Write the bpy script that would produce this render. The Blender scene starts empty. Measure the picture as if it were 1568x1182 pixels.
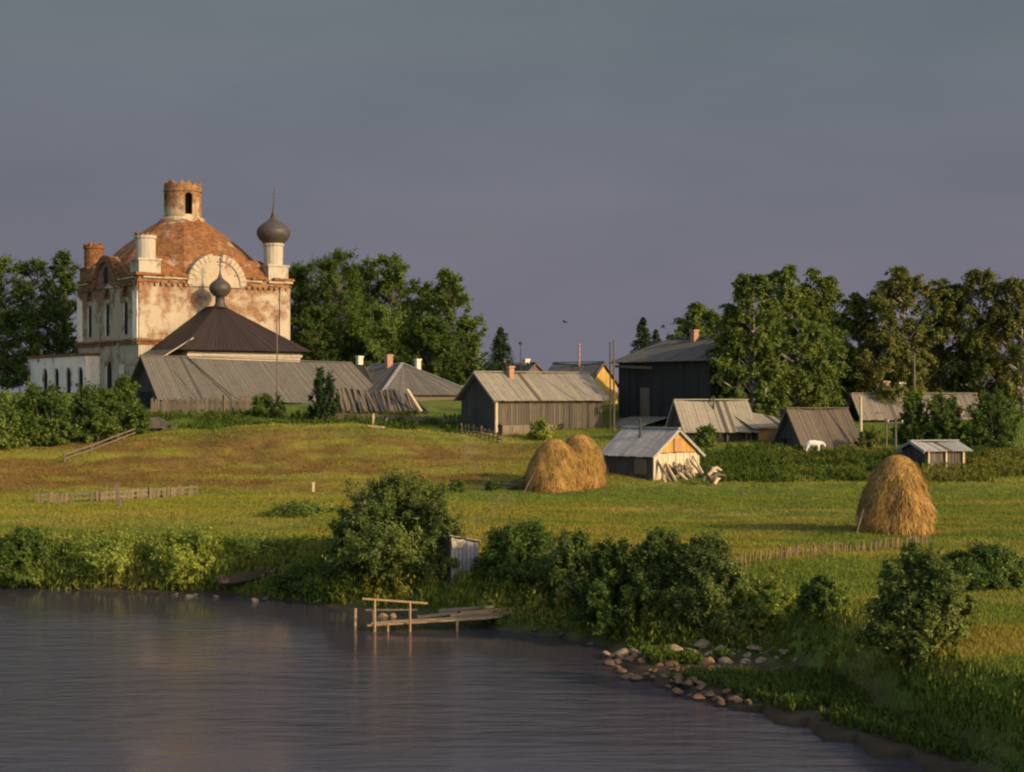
import bpy, bmesh, math, random
import numpy as np
from mathutils import Vector, Matrix

F = 2504.0          # focal length in photo pixels (photo is 1568 wide)
CX, HY = 784.0, 605.0
CAMZ = 8.0
R = math.radians
scene = bpy.context.scene
COL = scene.collection
rnd = random.Random(7)

# ------------------------------------------------------------------ terrain
SH = [(-400, 95), (-60, 82), (-40, 74), (-21, 68.2), (-18, 67), (-11.4, 66), (-8.6, 63.6), (-6.5, 61.6), (-4.5, 60.3),
      (-2, 57.6), (0, 55.6), (2.0, 53.2), (3.1, 51.6), (4.8, 49.9), (7.0, 48.6), (8.3, 46.4), (8.9, 43.5), (9.3, 39.5), (9.9, 34), (12, 24), (25, 5), (60, -60)]
SHX = np.array([p[0] for p in SH], float)
SHY = np.array([p[1] for p in SH], float)


def vnoise(x, y, seed=0):
    x = np.asarray(x, float); y = np.asarray(y, float)
    xi = np.floor(x); yi = np.floor(y)
    fx = x - xi; fy = y - yi
    fx = fx * fx * (3 - 2 * fx); fy = fy * fy * (3 - 2 * fy)

    def h(a, b):
        v = np.sin(a * 127.1 + b * 311.7 + seed * 74.7) * 43758.5453
        return v - np.floor(v)
    return ((h(xi, yi) * (1 - fx) + h(xi + 1, yi) * fx) * (1 - fy) + (h(xi, yi + 1) * (1 - fx) + h(xi + 1, yi + 1) * fx) * fy)


def fbm(x, y, seed=0, o=3):
    s = 0; a = .5; t = 0
    for k in range(o):
        s = s + a * vnoise(x * 2 ** k, y * 2 ** k, seed + k * 17); t += a; a *= .5
    return s / t


def sdist(x, y):
    return y - np.interp(x, SHX, SHY) + (vnoise(np.asarray(x) * .6, np.asarray(y) * .25, 3) - .5) * .9


ZS = np.array([(-60, -3.5), (-8, -2), (-2, -.55), (-.4, -.12), (0, 0), (.5, .22), (1.5, .5), (4, 1.15), (9, 1.75), (16, 1.95), (60, 2.0), (4000, 2.0)])
ZY = np.array([(-500, 0), (97, 0), (101, .22), (112, 1.45), (122, 2.5), (128, 3.05), (137, 4.3), (146, 5.2), (160, 5.9), (175, 6.2), (260, 6.2), (700, 5.5), (4000, 4)])


FSY = np.array([20., 34.7, 40.5, 45.5, 48, 50.7, 52.5, 55])
FSX = np.array([12., 8.6, 5.9, 3.4, 2.9, 2.6, 2.4, 2.3])


def gz(x, y):
    x = np.asarray(x, float); y = np.asarray(y, float)
    s = sdist(x, y)
    z = np.interp(s, ZS[:, 0], ZS[:, 1]) + np.interp(y, ZY[:, 0], ZY[:, 1]) * np.where(s > 0, 1, 0)
    near = np.clip((s - .3) / 3, 0, 1)
    z = z + near * ((fbm(x * .12, y * .12, 5) - .5) * .5 + (fbm(x * .7, y * .7, 9) - .5) * .16)
    # low foreshore of mud and rubble in front of the right bank
    xw = np.interp(y, FSY, FSX)
    fs = np.clip((x - xw) / .9, -1, 1) * np.where((y < 55) & (y > 20), 1, 0)
    shelf = np.where(fs > 0, .02 + .17 * fs + (fbm(x * 1.3, y * .8, 8) - .5) * .16, z)
    z = np.where((fs > 0) & (s < 1.2), np.maximum(z, shelf), z)
    # left hump of the sorrel hill
    z = z + 1.0 * np.exp(-(((x + 17) / 8) ** 2 + ((y - 122) / 7) ** 2)) - .35 * np.exp(-(((x + 14) / 7) ** 2 + ((y - 110) / 4) ** 2))
    hill = np.clip((y - 98) / 8, 0, 1) * np.clip((135 - y) / 8, 0, 1) * np.clip((4 - x) / 10, 0, 1)
    z = z + hill * ((fbm(x * .22, y * .22, 71) - .5) * .9 + (fbm(x * .9, y * .9, 72) - .5) * .22)
    return z


def g(x, y):
    return float(gz(np.array([x]), np.array([y]))[0])


def W(px, py, Y):
    return Vector(((px - CX) / F * Y, Y, CAMZ - (py - HY) / F * Y))


def zat(py, Y):
    return CAMZ - (py - HY) / F * Y


def xat(px, Y):
    return (px - CX) / F * Y


def hit(px, py, y0=36.0, water=True):
    Ys = np.arange(y0, 230, .05)
    xs = (px - CX) / F * Ys
    zr = CAMZ - (py - HY) / F * Ys
    zg = gz(xs, Ys)
    if water:
        zg = np.maximum(zg, 0)
    k = np.argmax(zr <= zg)
    return Vector((xs[k], Ys[k], zg[k]))


# ------------------------------------------------------------------ materials
def newmat(name):
    m = bpy.data.materials.new(name); m.use_nodes = True
    nt = m.node_tree
    b = nt.nodes['Principled BSDF']
    b.inputs['Specular IOR Level'].default_value = .25
    return m, nt, b


def nd(nt, t, **kw):
    n = nt.nodes.new(t)
    for k, v in kw.items():
        if k in n.inputs:
            n.inputs[k].default_value = v
        else:
            setattr(n, k, v)
    return n


def ramp(nt, fac, stops):
    r = nt.nodes.new('ShaderNodeValToRGB')
    el = r.color_ramp.elements
    while len(el) < len(stops):
        el.new(.5)
    for e, (p, c) in zip(el, stops):
        e.position = p; e.color = (*c, 1) if len(c) == 3 else c
    nt.links.new(fac, r.inputs['Fac'])
    return r


def mixc(nt, fac, a, b, mode='MIX'):
    m = nt.nodes.new('ShaderNodeMix'); m.data_type = 'RGBA'; m.blend_type = mode
    for sock, v in ((m.inputs[0], fac), (m.inputs[6], a), (m.inputs[7], b)):
        if hasattr(v, 'links'):
            nt.links.new(v, sock)
        elif isinstance(v, (int, float)):
            sock.default_value = v
        else:
            sock.default_value = (*v, 1)
    return m.outputs[2]


def coords(nt, scale=(1, 1, 1), kind='Object'):
    tc = nt.nodes.new('ShaderNodeTexCoord')
    mp = nt.nodes.new('ShaderNodeMapping')
    mp.inputs['Scale'].default_value = scale
    nt.links.new(tc.outputs[kind], mp.inputs['Vector'])
    return mp.outputs[0]


def noise(nt, vec, scale, detail=4, rough=.6):
    n = nd(nt, 'ShaderNodeTexNoise', Scale=scale, Detail=detail, Roughness=rough)
    nt.links.new(vec, n.inputs['Vector'])
    return n.outputs['Fac']


def bump(nt, b, h, strength=.4, dist=.05):
    n = nd(nt, 'ShaderNodeBump', Strength=strength, Distance=dist)
    nt.links.new(h, n.inputs['Height'])
    nt.links.new(n.outputs[0], b.inputs['Normal'])


def wood(name, c1, c2, grain=(6, 6, .5), rough=.85, stain=None):
    m, nt, b = newmat(name)
    geo = nt.nodes.new('ShaderNodeNewGeometry')
    v = coords(nt, grain)
    n = noise(nt, v, 2.0, 5)
    base = mixc(nt, geo.outputs['Random Per Island'], c1, c2)
    dark = tuple(x * .5 for x in c1)
    r = ramp(nt, n, [(.35, (0, 0, 0)), (.7, (1, 1, 1))])
    col = mixc(nt, r.outputs[0], mixc(nt, .55, base, dark), base)
    n2 = noise(nt, coords(nt), .9, 4)
    r2 = ramp(nt, n2, [(.52, (0, 0, 0)), (.72, (1, 1, 1))])
    st = stain or tuple(x * .45 for x in c2)
    mm = nd(nt, 'ShaderNodeMath', operation='MULTIPLY'); mm.inputs[1].default_value = .55
    nt.links.new(r2.outputs[0], mm.inputs[0])
    col = mixc(nt, mm.outputs[0], col, st)
    nt.links.new(col, b.inputs['Base Color'])
    b.inputs['Roughness'].default_value = rough
    bump(nt, b, n, .35, .02)
    return m


def plain(name, c1, c2, scale=3, rough=.8, bs=.3, metal=0, bd=.03):
    m, nt, b = newmat(name)
    n = noise(nt, coords(nt), scale, 6)
    r = ramp(nt, n, [(.3, c1), (.7, c2)])
    nt.links.new(r.outputs[0], b.inputs['Base Color'])
    b.inputs['Roughness'].default_value = rough
    b.inputs['Metallic'].default_value = metal
    bump(nt, b, n, bs, bd)
    return m


def foliage(name, c1, c2, c3=None, trans=.4):
    m, nt, b = newmat(name)
    geo = nt.nodes.new('ShaderNodeNewGeometry')
    st = [(0, c1), (.75, c2), (1, c3 or c2)]
    r = ramp(nt, geo.outputs['Random Per Island'], st)
    n = noise(nt, coords(nt), .55, 3)
    rr = ramp(nt, n, [(.35, (.6, .72, .6)), (.65, (1.2, 1.1, 1.0))])
    col = mixc(nt, 1.0, r.outputs[0], rr.outputs[0], 'MULTIPLY')
    nt.links.new(col, b.inputs['Base Color'])
    b.inputs['Roughness'].default_value = .6
    b.inputs['Specular IOR Level'].default_value = .2
    tr = nt.nodes.new('ShaderNodeBsdfTranslucent')
    nt.links.new(col, tr.inputs['Color'])
    mx = nt.nodes.new('ShaderNodeMixShader'); mx.inputs[0].default_value = trans
    nt.links.new(b.outputs[0], mx.inputs[1]); nt.links.new(tr.outputs[0], mx.inputs[2])
    nt.links.new(mx.outputs[0], nt.nodes['Material Output'].inputs['Surface'])
    return m


def attr_mat(name, trans=.0, ns=None, rough=.9, island=False):
    m, nt, b = newmat(name)
    a = nt.nodes.new('ShaderNodeAttribute'); a.attribute_name = 'tint'
    col = a.outputs['Color']
    b.inputs['Roughness'].default_value = rough
    b.inputs['Specular IOR Level'].default_value = .1
    if ns:
        n = noise(nt, coords(nt, (1, .6, 1)), ns, 8, .7)
        rr = ramp(nt, n, [(.3, (.6, .6, .6)), (.7, (1.3, 1.3, 1.3))])
        col = mixc(nt, 1.0, col, rr.outputs[0], 'MULTIPLY')
        bump(nt, b, n, .5, .15)
    if island:
        geo = nt.nodes.new('ShaderNodeNewGeometry')
        rr = ramp(nt, geo.outputs['Random Per Island'], [(0, (.8, .82, .8)), (1, (1.18, 1.15, 1.1))])
        col = mixc(nt, 1.0, col, rr.outputs[0], 'MULTIPLY')
    nt.links.new(col, b.inputs['Base Color'])
    if trans:
        tr = nt.nodes.new('ShaderNodeBsdfTranslucent')
        nt.links.new(col, tr.inputs['Color'])
        mx = nt.nodes.new('ShaderNodeMixShader'); mx.inputs[0].default_value = trans
        nt.links.new(b.outputs[0], mx.inputs[1]); nt.links.new(tr.outputs[0], mx.inputs[2])
        nt.links.new(mx.outputs[0], nt.nodes['Material Output'].inputs['Surface'])
    return m


def masonry(name, plaster, brick, lo, hi, extra=0.0, top=None, stain=(.3, .27, .23)):
    """plaster that has come off in patches and shows the brickwork; more of it gone near the cornice"""
    m, nt, b = newmat(name)
    v = coords(nt)
    bt = nd(nt, 'ShaderNodeTexBrick', Scale=1.0)
    bt.inputs['Color1'].default_value = (*brick, 1)
    bt.inputs['Color2'].default_value = (*(x * .6 for x in brick), 1)
    bt.inputs['Mortar'].default_value = (brick[0] * 1.15, brick[1] * 1.5, brick[2] * 1.9, 1)
    bt.inputs['Brick Width'].default_value = .5; bt.inputs['Row Height'].default_value = .12
    bt.inputs['Mortar Size'].default_value = .02
    tc = nt.nodes.new('ShaderNodeTexCoord')
    sp = nt.nodes.new('ShaderNodeSeparateXYZ'); nt.links.new(tc.outputs['Object'], sp.inputs[0])
    ad = nd(nt, 'ShaderNodeMath', operation='ADD'); nt.links.new(sp.outputs[0], ad.inputs[0]); nt.links.new(sp.outputs[1], ad.inputs[1])
    cb = nt.nodes.new('ShaderNodeCombineXYZ'); nt.links.new(ad.outputs[0], cb.inputs[0]); nt.links.new(sp.outputs[2], cb.inputs[1])
    nt.links.new(cb.outputs[0], bt.inputs['Vector'])
    n0 = noise(nt, v, .55, 6, .65)
    br = mixc(nt, n0, bt.outputs['Color'], tuple(x * .55 for x in brick))
    nb = noise(nt, v, 2.2, 5, .7)
    rb = ramp(nt, nb, [(.4, (.55, .55, .6)), (.62, (1.2, 1.15, 1.1))])
    br = mixc(nt, 1.0, br, rb.outputs[0], 'MULTIPLY')
    n1 = noise(nt, v, .42, 7, .66)
    fac = n1
    if top:
        mr = nd(nt, 'ShaderNodeMapRange'); mr.inputs[1].default_value = top[0]; mr.inputs[2].default_value = top[1]
        mr.inputs[3].default_value = 0; mr.inputs[4].default_value = top[2]
        nt.links.new(sp.outputs[2], mr.inputs[0])
        a2 = nd(nt, 'ShaderNodeMath', operation='ADD'); nt.links.new(n1, a2.inputs[0]); nt.links.new(mr.outputs[0], a2.inputs[1])
        fac = a2.outputs[0]
    rp = ramp(nt, fac, [(lo, (0, 0, 0)), (hi, (1, 1, 1))])
    n3 = noise(nt, coords(nt, (1.3, 1.3, .35)), 1.2, 6, .7)
    pr = ramp(nt, n3, [(.38, stain), (.6, plaster)])
    col = mixc(nt, rp.outputs[0], pr.outputs[0], br)
    nt.links.new(col, b.inputs['Base Color'])
    b.inputs['Roughness'].default_value = .9
    hm = nd(nt, 'ShaderNodeMath', operation='SUBTRACT'); nt.links.new(nb, hm.inputs[0]); nt.links.new(rp.outputs[0], hm.inputs[1])
    bump(nt, b, hm.outputs[0], .6, .08)
    return m


M = {}
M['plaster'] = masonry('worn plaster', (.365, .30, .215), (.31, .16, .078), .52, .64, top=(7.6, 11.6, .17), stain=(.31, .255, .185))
M['plaster_shade_lift'] = masonry('weathered plaster and brick lifted for shade', (.78, .665, .545), (.26, .13, .075), .56, .68, top=(9.4, 12.2, .3), stain=(.62, .51, .41))  # plaster lightened by colour to lift the shaded left face
M['brick'] = masonry('bare brick', (.34, .24, .14), (.27, .11, .036), .30, .44)
M['drum_brick'] = masonry('drum brick', (.46, .37, .25), (.30, .145, .06), .45, .62, top=(20.0, 23.2, .3), stain=(.33, .25, .16))
M['white_wall'] = masonry('white wall', (.385, .32, .235), (.29, .15, .075), .54, .66)
M['dark_metal'] = plain('dark sheet metal', (.035, .03, .028), (.075, .06, .05), 4, .5, .15)
M['rust_roof'] = wood('brown sheet roof', (.024, .0155, .0135), (.038, .0235, .019), (3, 3, .6), .7)
M['iron'] = plain('black iron', (.03, .028, .03), (.05, .045, .045), 8, .6, .1)
M['arch_plaster'] = masonry('arch plaster', (.365, .30, .215), (.31, .16, .078), .54, .64, stain=(.31, .25, .18))
M['worn_roof'] = wood('worn pinkish roof', (.15, .125, .10), (.21, .175, .14), (4, .6, 4))
M['void'] = plain('dark interior', (.012, .011, .01), (.025, .02, .018), 2, 1, .0)
M['grey_roof'] = wood('weathered grey roof boards', (.105, .094, .078), (.128, .114, .096), (4, .6, 4))
M['slate_roof'] = wood('grey brown roof', (.10, .088, .074), (.145, .125, .105), (3, 3, 3))
M['tan_roof'] = wood('pale tan roof boards', (.215, .19, .145), (.255, .225, .175), (4, .6, 4), stain=(.26, .22, .17))
M['brown_roof'] = wood('dark brown roof boards', (.085, .066, .05), (.125, .10, .075), (4, .6, 4))
M['pale_roof'] = wood('pale grey roof sheets', (.25, .24, .225), (.36, .34, .315), (4, .6, 4))
M['plank'] = wood('silvered planks', (.075, .064, .048), (.14, .116, .085), (8, 8, .4))
M['plank_pink'] = wood('pinkish planks', (.17, .125, .09), (.235, .18, .13), (8, 8, .4))
M['plank_dark'] = wood('dark log wall', (.022, .02, .019), (.038, .034, .031), (1, 1, 6))
M['plank_dark_shade'] = wood('dark boards and shaded walls', (.05, .045, .04), (.085, .075, .065), (8, 8, .4))  # odd dark boards, and side walls with shade put into their colour
M['plank_gold'] = wood('golden boards', (.40, .22, .05), (.60, .36, .09), (8, 8, .4), stain=(.34, .16, .045))
M['plank_orange'] = wood('orange brown boards', (.32, .16, .06), (.44, .24, .1), (8, 8, .4))
M['plank_pale'] = wood('pale bleached wood', (.42, .33, .2), (.56, .45, .29), (6, 6, .6))
M['wash'] = wood('limewashed boards', (.48, .39, .27), (.6, .5, .36), (8, 8, .6))
M['yellow'] = wood('yellow painted boards', (.6, .37, .09), (.68, .44, .13), (8, 8, .4))
M['jetty'] = wood('tan jetty wood', (.30, .19, .09), (.43, .285, .15), (5, 5, .6))
M['timber'] = wood('old timber', (.11, .085, .06), (.19, .145, .10), (5, 5, .6))
M['hut_grey'] = wood('bleached grey boards', (.30, .275, .25), (.42, .385, .345), (8, 8, .4))
M['fence_grey'] = wood('grey wattle', (.125, .10, .055), (.17, .13, .07), (5, 5, .6))
M['fence_brown'] = wood('brown sticks', (.14, .095, .05), (.2, .135, .07), (5, 5, .6))
M['timber_dark'] = wood('wet dark timber', (.05, .04, .03), (.09, .07, .05), (5, 5, .6))
M['chim'] = plain('chimney brick', (.27, .13, .08), (.36, .22, .15), 5, .9, .3)
M['chim_pale'] = plain('limewashed chimney', (.5, .42, .33), (.62, .54, .44), 5, .9, .3)
M['concrete'] = plain('pale concrete', (.5, .48, .44), (.62, .6, .55), 5, .9, .3)
M['white_paint'] = plain('white paint', (.66, .64, .6), (.78, .76, .72), 5, .8, .2)
M['stone'] = plain('pale granite', (.15, .105, .062), (.36, .26, .165), 3.5, .85, .7, 0, .06)
M['stone_wet'] = plain('wet brown stone', (.085, .048, .025), (.17, .10, .055), 3.5, .5, .6, 0, .06)
M['stone_dark'] = plain('dark mossy stone', (.05, .05, .04), (.13, .12, .09), 3.5, .85, .7, 0, .06)
M['bark'] = plain('bark', (.06, .045, .035), (.13, .1, .075), 5, .95, .5)
M['cow'] = plain('white hide', (.6, .55, .48), (.74, .69, .62), 2.5, .8, .1)
M['feather'] = plain('dark feathers', (.015, .015, .018), (.03, .03, .035), 5, .7, .1)

bm_, nt_, b_ = newmat('birch bark')
n_ = noise(nt_, coords(nt_, (2, 2, 5)), 2.2, 4)
r_ = ramp(nt_, n_, [(.42, (.05, .045, .04)), (.5, (.33, .29, .24))])
nt_.links.new(r_.outputs[0], b_.inputs['Base Color']); M['birch'] = bm_

M['leaf_dark'] = foliage('dark leaves', (0.041, 0.076, 0.015), (0.095, 0.146, 0.025), (0.145, 0.182, 0.043))
M['leaf_mid'] = foliage('mid green leaves', (0.064, 0.113, 0.022), (0.137, 0.189, 0.032), (0.200, 0.237, 0.054))
M['leaf_birch'] = foliage('birch leaves', (0.072, 0.112, 0.021), (0.143, 0.188, 0.036), (0.209, 0.232, 0.055))
M['leaf_olive'] = foliage('olive leaves', (0.086, 0.102, 0.024), (0.164, 0.167, 0.040), (0.205, 0.198, 0.065))
M['leaf_willow'] = foliage('willow leaves', (0.069, 0.103, 0.021), (0.147, 0.182, 0.039), (0.242, 0.259, 0.097))
M['needle'] = foliage('spruce needles', (.012, .03, .009), (.03, .055, .014), (.045, .07, .02), .15)
M['leaf_weed'] = foliage('fresh weeds', (0.141, 0.204, 0.031), (0.263, 0.306, 0.048), (0.384, 0.367, 0.084), .35)

m, nt, b = newmat('hay')
geo = nt.nodes.new('ShaderNodeNewGeometry')
r = ramp(nt, geo.outputs['Random Per Island'], [(0, (.22, .12, .03)), (.6, (.35, .205, .052)), (1, (.5, .33, .11))])
n = noise(nt, coords(nt), 1.6, 6, .7)
rr = ramp(nt, n, [(.35, (.6, .58, .55)), (.65, (1.15, 1.15, 1.15))])
nt.links.new(mixc(nt, 1, r.outputs[0], rr.outputs[0], 'MULTIPLY'), b.inputs['Base Color'])
b.inputs['Roughness'].default_value = .85
bump(nt, b, noise(nt, coords(nt, (1, 1, .3)), 12, 4), .8, .08)
M['hay'] = m

m, nt, b = newmat('river water')
b.inputs['Base Color'].default_value = (.046, .04, .052, 1)
b.inputs['Roughness'].default_value = .12
b.inputs['IOR'].default_value = 1.33
b.inputs['Specular IOR Level'].default_value = .5
v1 = coords(nt, (.5, 1.6, 1))
h1 = noise(nt, v1, 1.1, 5, .6)
h2 = noise(nt, coords(nt, (.12, .35, 1)), .6, 3, .5)
sm = nd(nt, 'ShaderNodeMath', operation='ADD'); nt.links.new(h1, sm.inputs[0]); nt.links.new(h2, sm.inputs[1])
bn = nd(nt, 'ShaderNodeBump', Distance=.2)
nt.links.new(sm.outputs[0], bn.inputs['Height'])
pr_ = ramp(nt, noise(nt, coords(nt, (.05, .16, 1)), 1.0, 3, .5), [(.36, (.22, .22, .22)), (.6, (.6, .6, .6))])
tcw = nt.nodes.new('ShaderNodeTexCoord'); dp = nd(nt, 'ShaderNodeVectorMath', operation='DOT_PRODUCT')
dp.inputs[1].default_value = (.65, 1, 0); nt.links.new(tcw.outputs['Object'], dp.inputs[0])
lee = nd(nt, 'ShaderNodeMapRange'); lee.interpolation_type = 'SMOOTHSTEP'     # sheltered water under the bank lies calmer
lee.inputs[1].default_value = 46; lee.inputs[2].default_value = 53; lee.inputs[3].default_value = 1; lee.inputs[4].default_value = .16
nt.links.new(dp.outputs['Value'], lee.inputs[0])
ml = nd(nt, 'ShaderNodeMath', operation='MULTIPLY'); nt.links.new(pr_.outputs[0], ml.inputs[0]); nt.links.new(lee.outputs[0], ml.inputs[1])
nt.links.new(ml.outputs[0], bn.inputs['Strength']); nt.links.new(bn.outputs[0], b.inputs['Normal'])
M['water'] = m

M['ground'] = attr_mat('meadow soil and turf', 0, .9)
M['grass'] = attr_mat('grass blades', .35, island=True)
M['weed'] = attr_mat('weed leaves', .35, island=True)


# ------------------------------------------------------------------ mesh helpers
class MB:
    def __init__(s):
        s.v = []; s.f = []; s.mi = []; s.mats = []

    def mat(s, m):
        if m not in s.mats:
            s.mats.append(m)
        return s.mats.index(m)

    def add(s, vs, fs, m):
        k = len(s.v); i = s.mat(m)
        s.v += [tuple(v) for v in vs]
        for f in fs:
            s.f.append([k + q for q in f]); s.mi.append(i)

    def hexa(s, a, m):
        """8 corners: bottom loop 0-3, top loop 4-7"""
        s.add(a, [(3, 2, 1, 0), (4, 5, 6, 7), (0, 1, 5, 4), (1, 2, 6, 5), (2, 3, 7, 6), (3, 0, 4, 7)], m)

    def box(s, x0, x1, y0, y1, z0, z1, m):
        s.hexa([(x0, y0, z0), (x1, y0, z0), (x1, y1, z0), (x0, y1, z0), (x0, y0, z1), (x1, y0, z1), (x1, y1, z1), (x0, y1, z1)], m)

    def beam(s, a, b, w, h, m, up=(0, 0, 1)):
        a = Vector(a); b = Vector(b); d = (b - a).normalized(); u = Vector(up)
        if abs(d.dot(u)) > .98:
            u = Vector((0, 1, 0))
        x = d.cross(u).normalized() * w / 2; y = x.cross(d).normalized() * h / 2
        s.hexa([a - x - y, a + x - y, a + x + y, a - x + y, b - x - y, b + x - y, b + x + y, b - x + y], m)

    def prism(s, poly, axis, a, b, m):
        """poly: list of 2D points in the plane across axis (x: (y,z); y: (x,z); z: (x,y))"""
        def P(q, t):
            return (t, q[0], q[1]) if axis == 'x' else ((q[0], t, q[1]) if axis == 'y' else (q[0], q[1], t))
        n = len(poly)
        vs = [P(q, a) for q in poly] + [P(q, b) for q in poly]
        fs = [tuple(range(n - 1, -1, -1)), tuple(range(n, 2 * n))] + [(i, (i + 1) % n, n + (i + 1) % n, n + i) for i in range(n)]
        s.add(vs, fs, m)

    def lathe(s, prof, n, m, c=(0, 0), rot=0, cap=True, jit=0):
        vs = []
        for (r, z) in prof:
            for k in range(n):
                a = rot + 2 * math.pi * k / n
                j = 1 + (rnd.random() - .5) * jit
                vs.append((c[0] + r * j * math.cos(a), c[1] + r * j * math.sin(a), z))
        fs = []
        for i in range(len(prof) - 1):
            for k in range(n):
                fs.append((i * n + k, i * n + (k + 1) % n, (i + 1) * n + (k + 1) % n, (i + 1) * n + k))
        if cap:
            fs.append(tuple(range(n - 1, -1, -1)))
            q = (len(prof) - 1) * n
            fs.append(tuple(range(q, q + n)))
        s.add(vs, fs, m)

    def tube(s, pts, rad, m, n=7):
        vs = []; fs = []
        P = [Vector(p) for p in pts]
        for i, p in enumerate(P):
            d = (P[min(i + 1, len(P) - 1)] - P[max(i - 1, 0)]).normalized()
            u = d.cross(Vector((0, 1, 0)))
            if u.length < .1:
                u = d.cross(Vector((1, 0, 0)))
            u.normalize(); w = d.cross(u)
            r = rad[i] if isinstance(rad, (list, tuple)) else rad
            for k in range(n):
                a = 2 * math.pi * k / n
                vs.append(p + u * r * math.cos(a) + w * r * math.sin(a))
        for i in range(len(P) - 1):
            for k in range(n):
                fs.append((i * n + k, i * n + (k + 1) % n, (i + 1) * n + (k + 1) % n, (i + 1) * n + k))
        fs.append(tuple(range(n - 1, -1, -1))); q = (len(P) - 1) * n
        fs.append(tuple(range(q, q + n)))
        s.add(vs, fs, m)

    def build(s, name, parent=None, smooth=False, fix=True):
        me = bpy.data.meshes.new(name)
        me.from_pydata(s.v, [], s.f)
        for mm in s.mats:
            me.materials.append(M[mm] if isinstance(mm, str) else mm)
        me.polygons.foreach_set('material_index', s.mi)
        if fix:
            bm = bmesh.new(); bm.from_mesh(me)
            bmesh.ops.recalc_face_normals(bm, faces=bm.faces)
            bm.to_mesh(me); bm.free()
        if smooth:
            me.polygons.foreach_set('use_smooth', [True] * len(me.polygons))
        me.update()
        o = bpy.data.objects.new(name, me); COL.objects.link(o)
        if parent:
            o.parent = parent
        return o


def thing(name, label, cat, loc=(0, 0, 0), rz=0, group=None):
    o = bpy.data.objects.new(name, None); COL.objects.link(o)
    o.location = loc; o.rotation_euler = (0, 0, rz); o.empty_display_size = .3
    return tag(o, label, cat, group)


def tag(o, label, cat, group=None):
    o['label'] = label; o['category'] = cat
    if group:
        o['group'] = group
    return o


def kind(o, k, label=None, cat=None):
    o['kind'] = k
    if label:
        o['label'] = label
    if cat:
        o['category'] = cat
    return o


def quads_obj(name, V, mats, parent=None, tint=None, per=4):
    """V: (n*per,3) array of loose polygons with `per` corners"""
    nv = len(V); n = nv // per
    me = bpy.data.meshes.new(name)
    me.vertices.add(nv); me.vertices.foreach_set('co', V.astype(np.float32).ravel())
    me.loops.add(nv); me.loops.foreach_set('vertex_index', np.arange(nv, dtype=np.int32))
    me.polygons.add(n); me.polygons.foreach_set('loop_start', np.arange(0, nv, per, dtype=np.int32))
    me.update(calc_edges=True)
    for m in mats:
        me.materials.append(M[m])
    if tint is not None:
        a = me.color_attributes.new('tint', 'FLOAT_COLOR', 'POINT')
        c = np.ones((nv, 4), np.float32); c[:, :3] = np.repeat(tint, per, axis=0)
        a.data.foreach_set('color', c.ravel())
    me.validate(); me.update()
    o = bpy.data.objects.new(name, me); COL.objects.link(o)
    if parent:
        o.parent = parent
    return o


def unit(a):
    return a / np.maximum(np.linalg.norm(a, axis=1, keepdims=True), 1e-9)


def leaf_quads(P, N, L, rng, asp=.55):
    n = len(P)
    N = unit(N)
    u = unit(np.cross(N, rng.normal(size=(n, 3))))
    v = np.cross(N, u)
    L = np.asarray(L).reshape(-1, 1) * np.ones((n, 1))
    V = np.empty((n, 4, 3))
    V[:, 0] = P - u * L * .5; V[:, 1] = P + v * L * .5 * asp + N * L * .08
    V[:, 2] = P + u * L * .5; V[:, 3] = P - v * L * .5 * asp + N * L * .08
    return V.reshape(-1, 3)


def cut(o, cutters):
    """boolean difference with throwaway closed meshes given in o's local space"""
    tmp = []
    for cb in cutters:
        c = cb.build('cutter'); tmp.append(c)
        c.matrix_world = o.matrix_world
        md = o.modifiers.new('b', 'BOOLEAN'); md.object = c; md.operation = 'DIFFERENCE'; md.solver = 'EXACT'
        try:
            md.material_mode = 'TRANSFER'
        except Exception:
            pass
    par = o.parent
    o.parent = None
    for c in tmp:
        c.matrix_world = Matrix.Identity(4)
    bpy.context.view_layer.update()
    dg = bpy.context.evaluated_depsgraph_get()
    me = bpy.data.meshes.new_from_object(o.evaluated_get(dg), preserve_all_data_layers=True, depsgraph=dg)
    o.modifiers.clear(); o.data = me
    o.parent = par
    for c in tmp:
        bpy.data.objects.remove(c)
    return o


# ------------------------------------------------------------------ world, sun, camera
AZ, EL = R(56), R(20)
sun_dir = Vector((math.sin(AZ) * math.cos(EL), -math.cos(AZ) * math.cos(EL), math.sin(EL)))
sl = bpy.data.lights.new('sun', 'SUN'); sl.energy = 2.95; sl.angle = R(.6); sl.color = (1.0, .72, .40)
so = bpy.data.objects.new('sun', sl); COL.objects.link(so)
so.rotation_euler = sun_dir.to_track_quat('Z', 'Y').to_euler(); so.location = (40, -40, 60)

w = bpy.data.worlds.new('World'); scene.world = w; w.use_nodes = True
nt = w.node_tree
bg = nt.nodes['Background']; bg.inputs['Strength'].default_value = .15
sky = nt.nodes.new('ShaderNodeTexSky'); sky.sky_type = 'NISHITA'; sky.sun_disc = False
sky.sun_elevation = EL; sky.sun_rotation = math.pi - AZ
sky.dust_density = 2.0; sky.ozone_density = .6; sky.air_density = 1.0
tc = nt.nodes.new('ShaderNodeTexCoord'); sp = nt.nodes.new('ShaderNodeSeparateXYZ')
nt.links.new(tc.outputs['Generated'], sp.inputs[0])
cl = ramp(nt, sp.outputs[2], [(0.0, (.735, .70, .885)), (.07, (.71, .69, .86)), (.16, (.63, .695, .83)), (.24, (.59, .71, .805)), (.45, (1.3, 1.35, 1.42)), (1, (2.1, 2.15, 2.25))])  # upper deck, out of view, brightened to add overhead fill
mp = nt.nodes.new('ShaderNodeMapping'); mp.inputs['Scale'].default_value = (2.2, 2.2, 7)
nt.links.new(tc.outputs['Generated'], mp.inputs[0])
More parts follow.
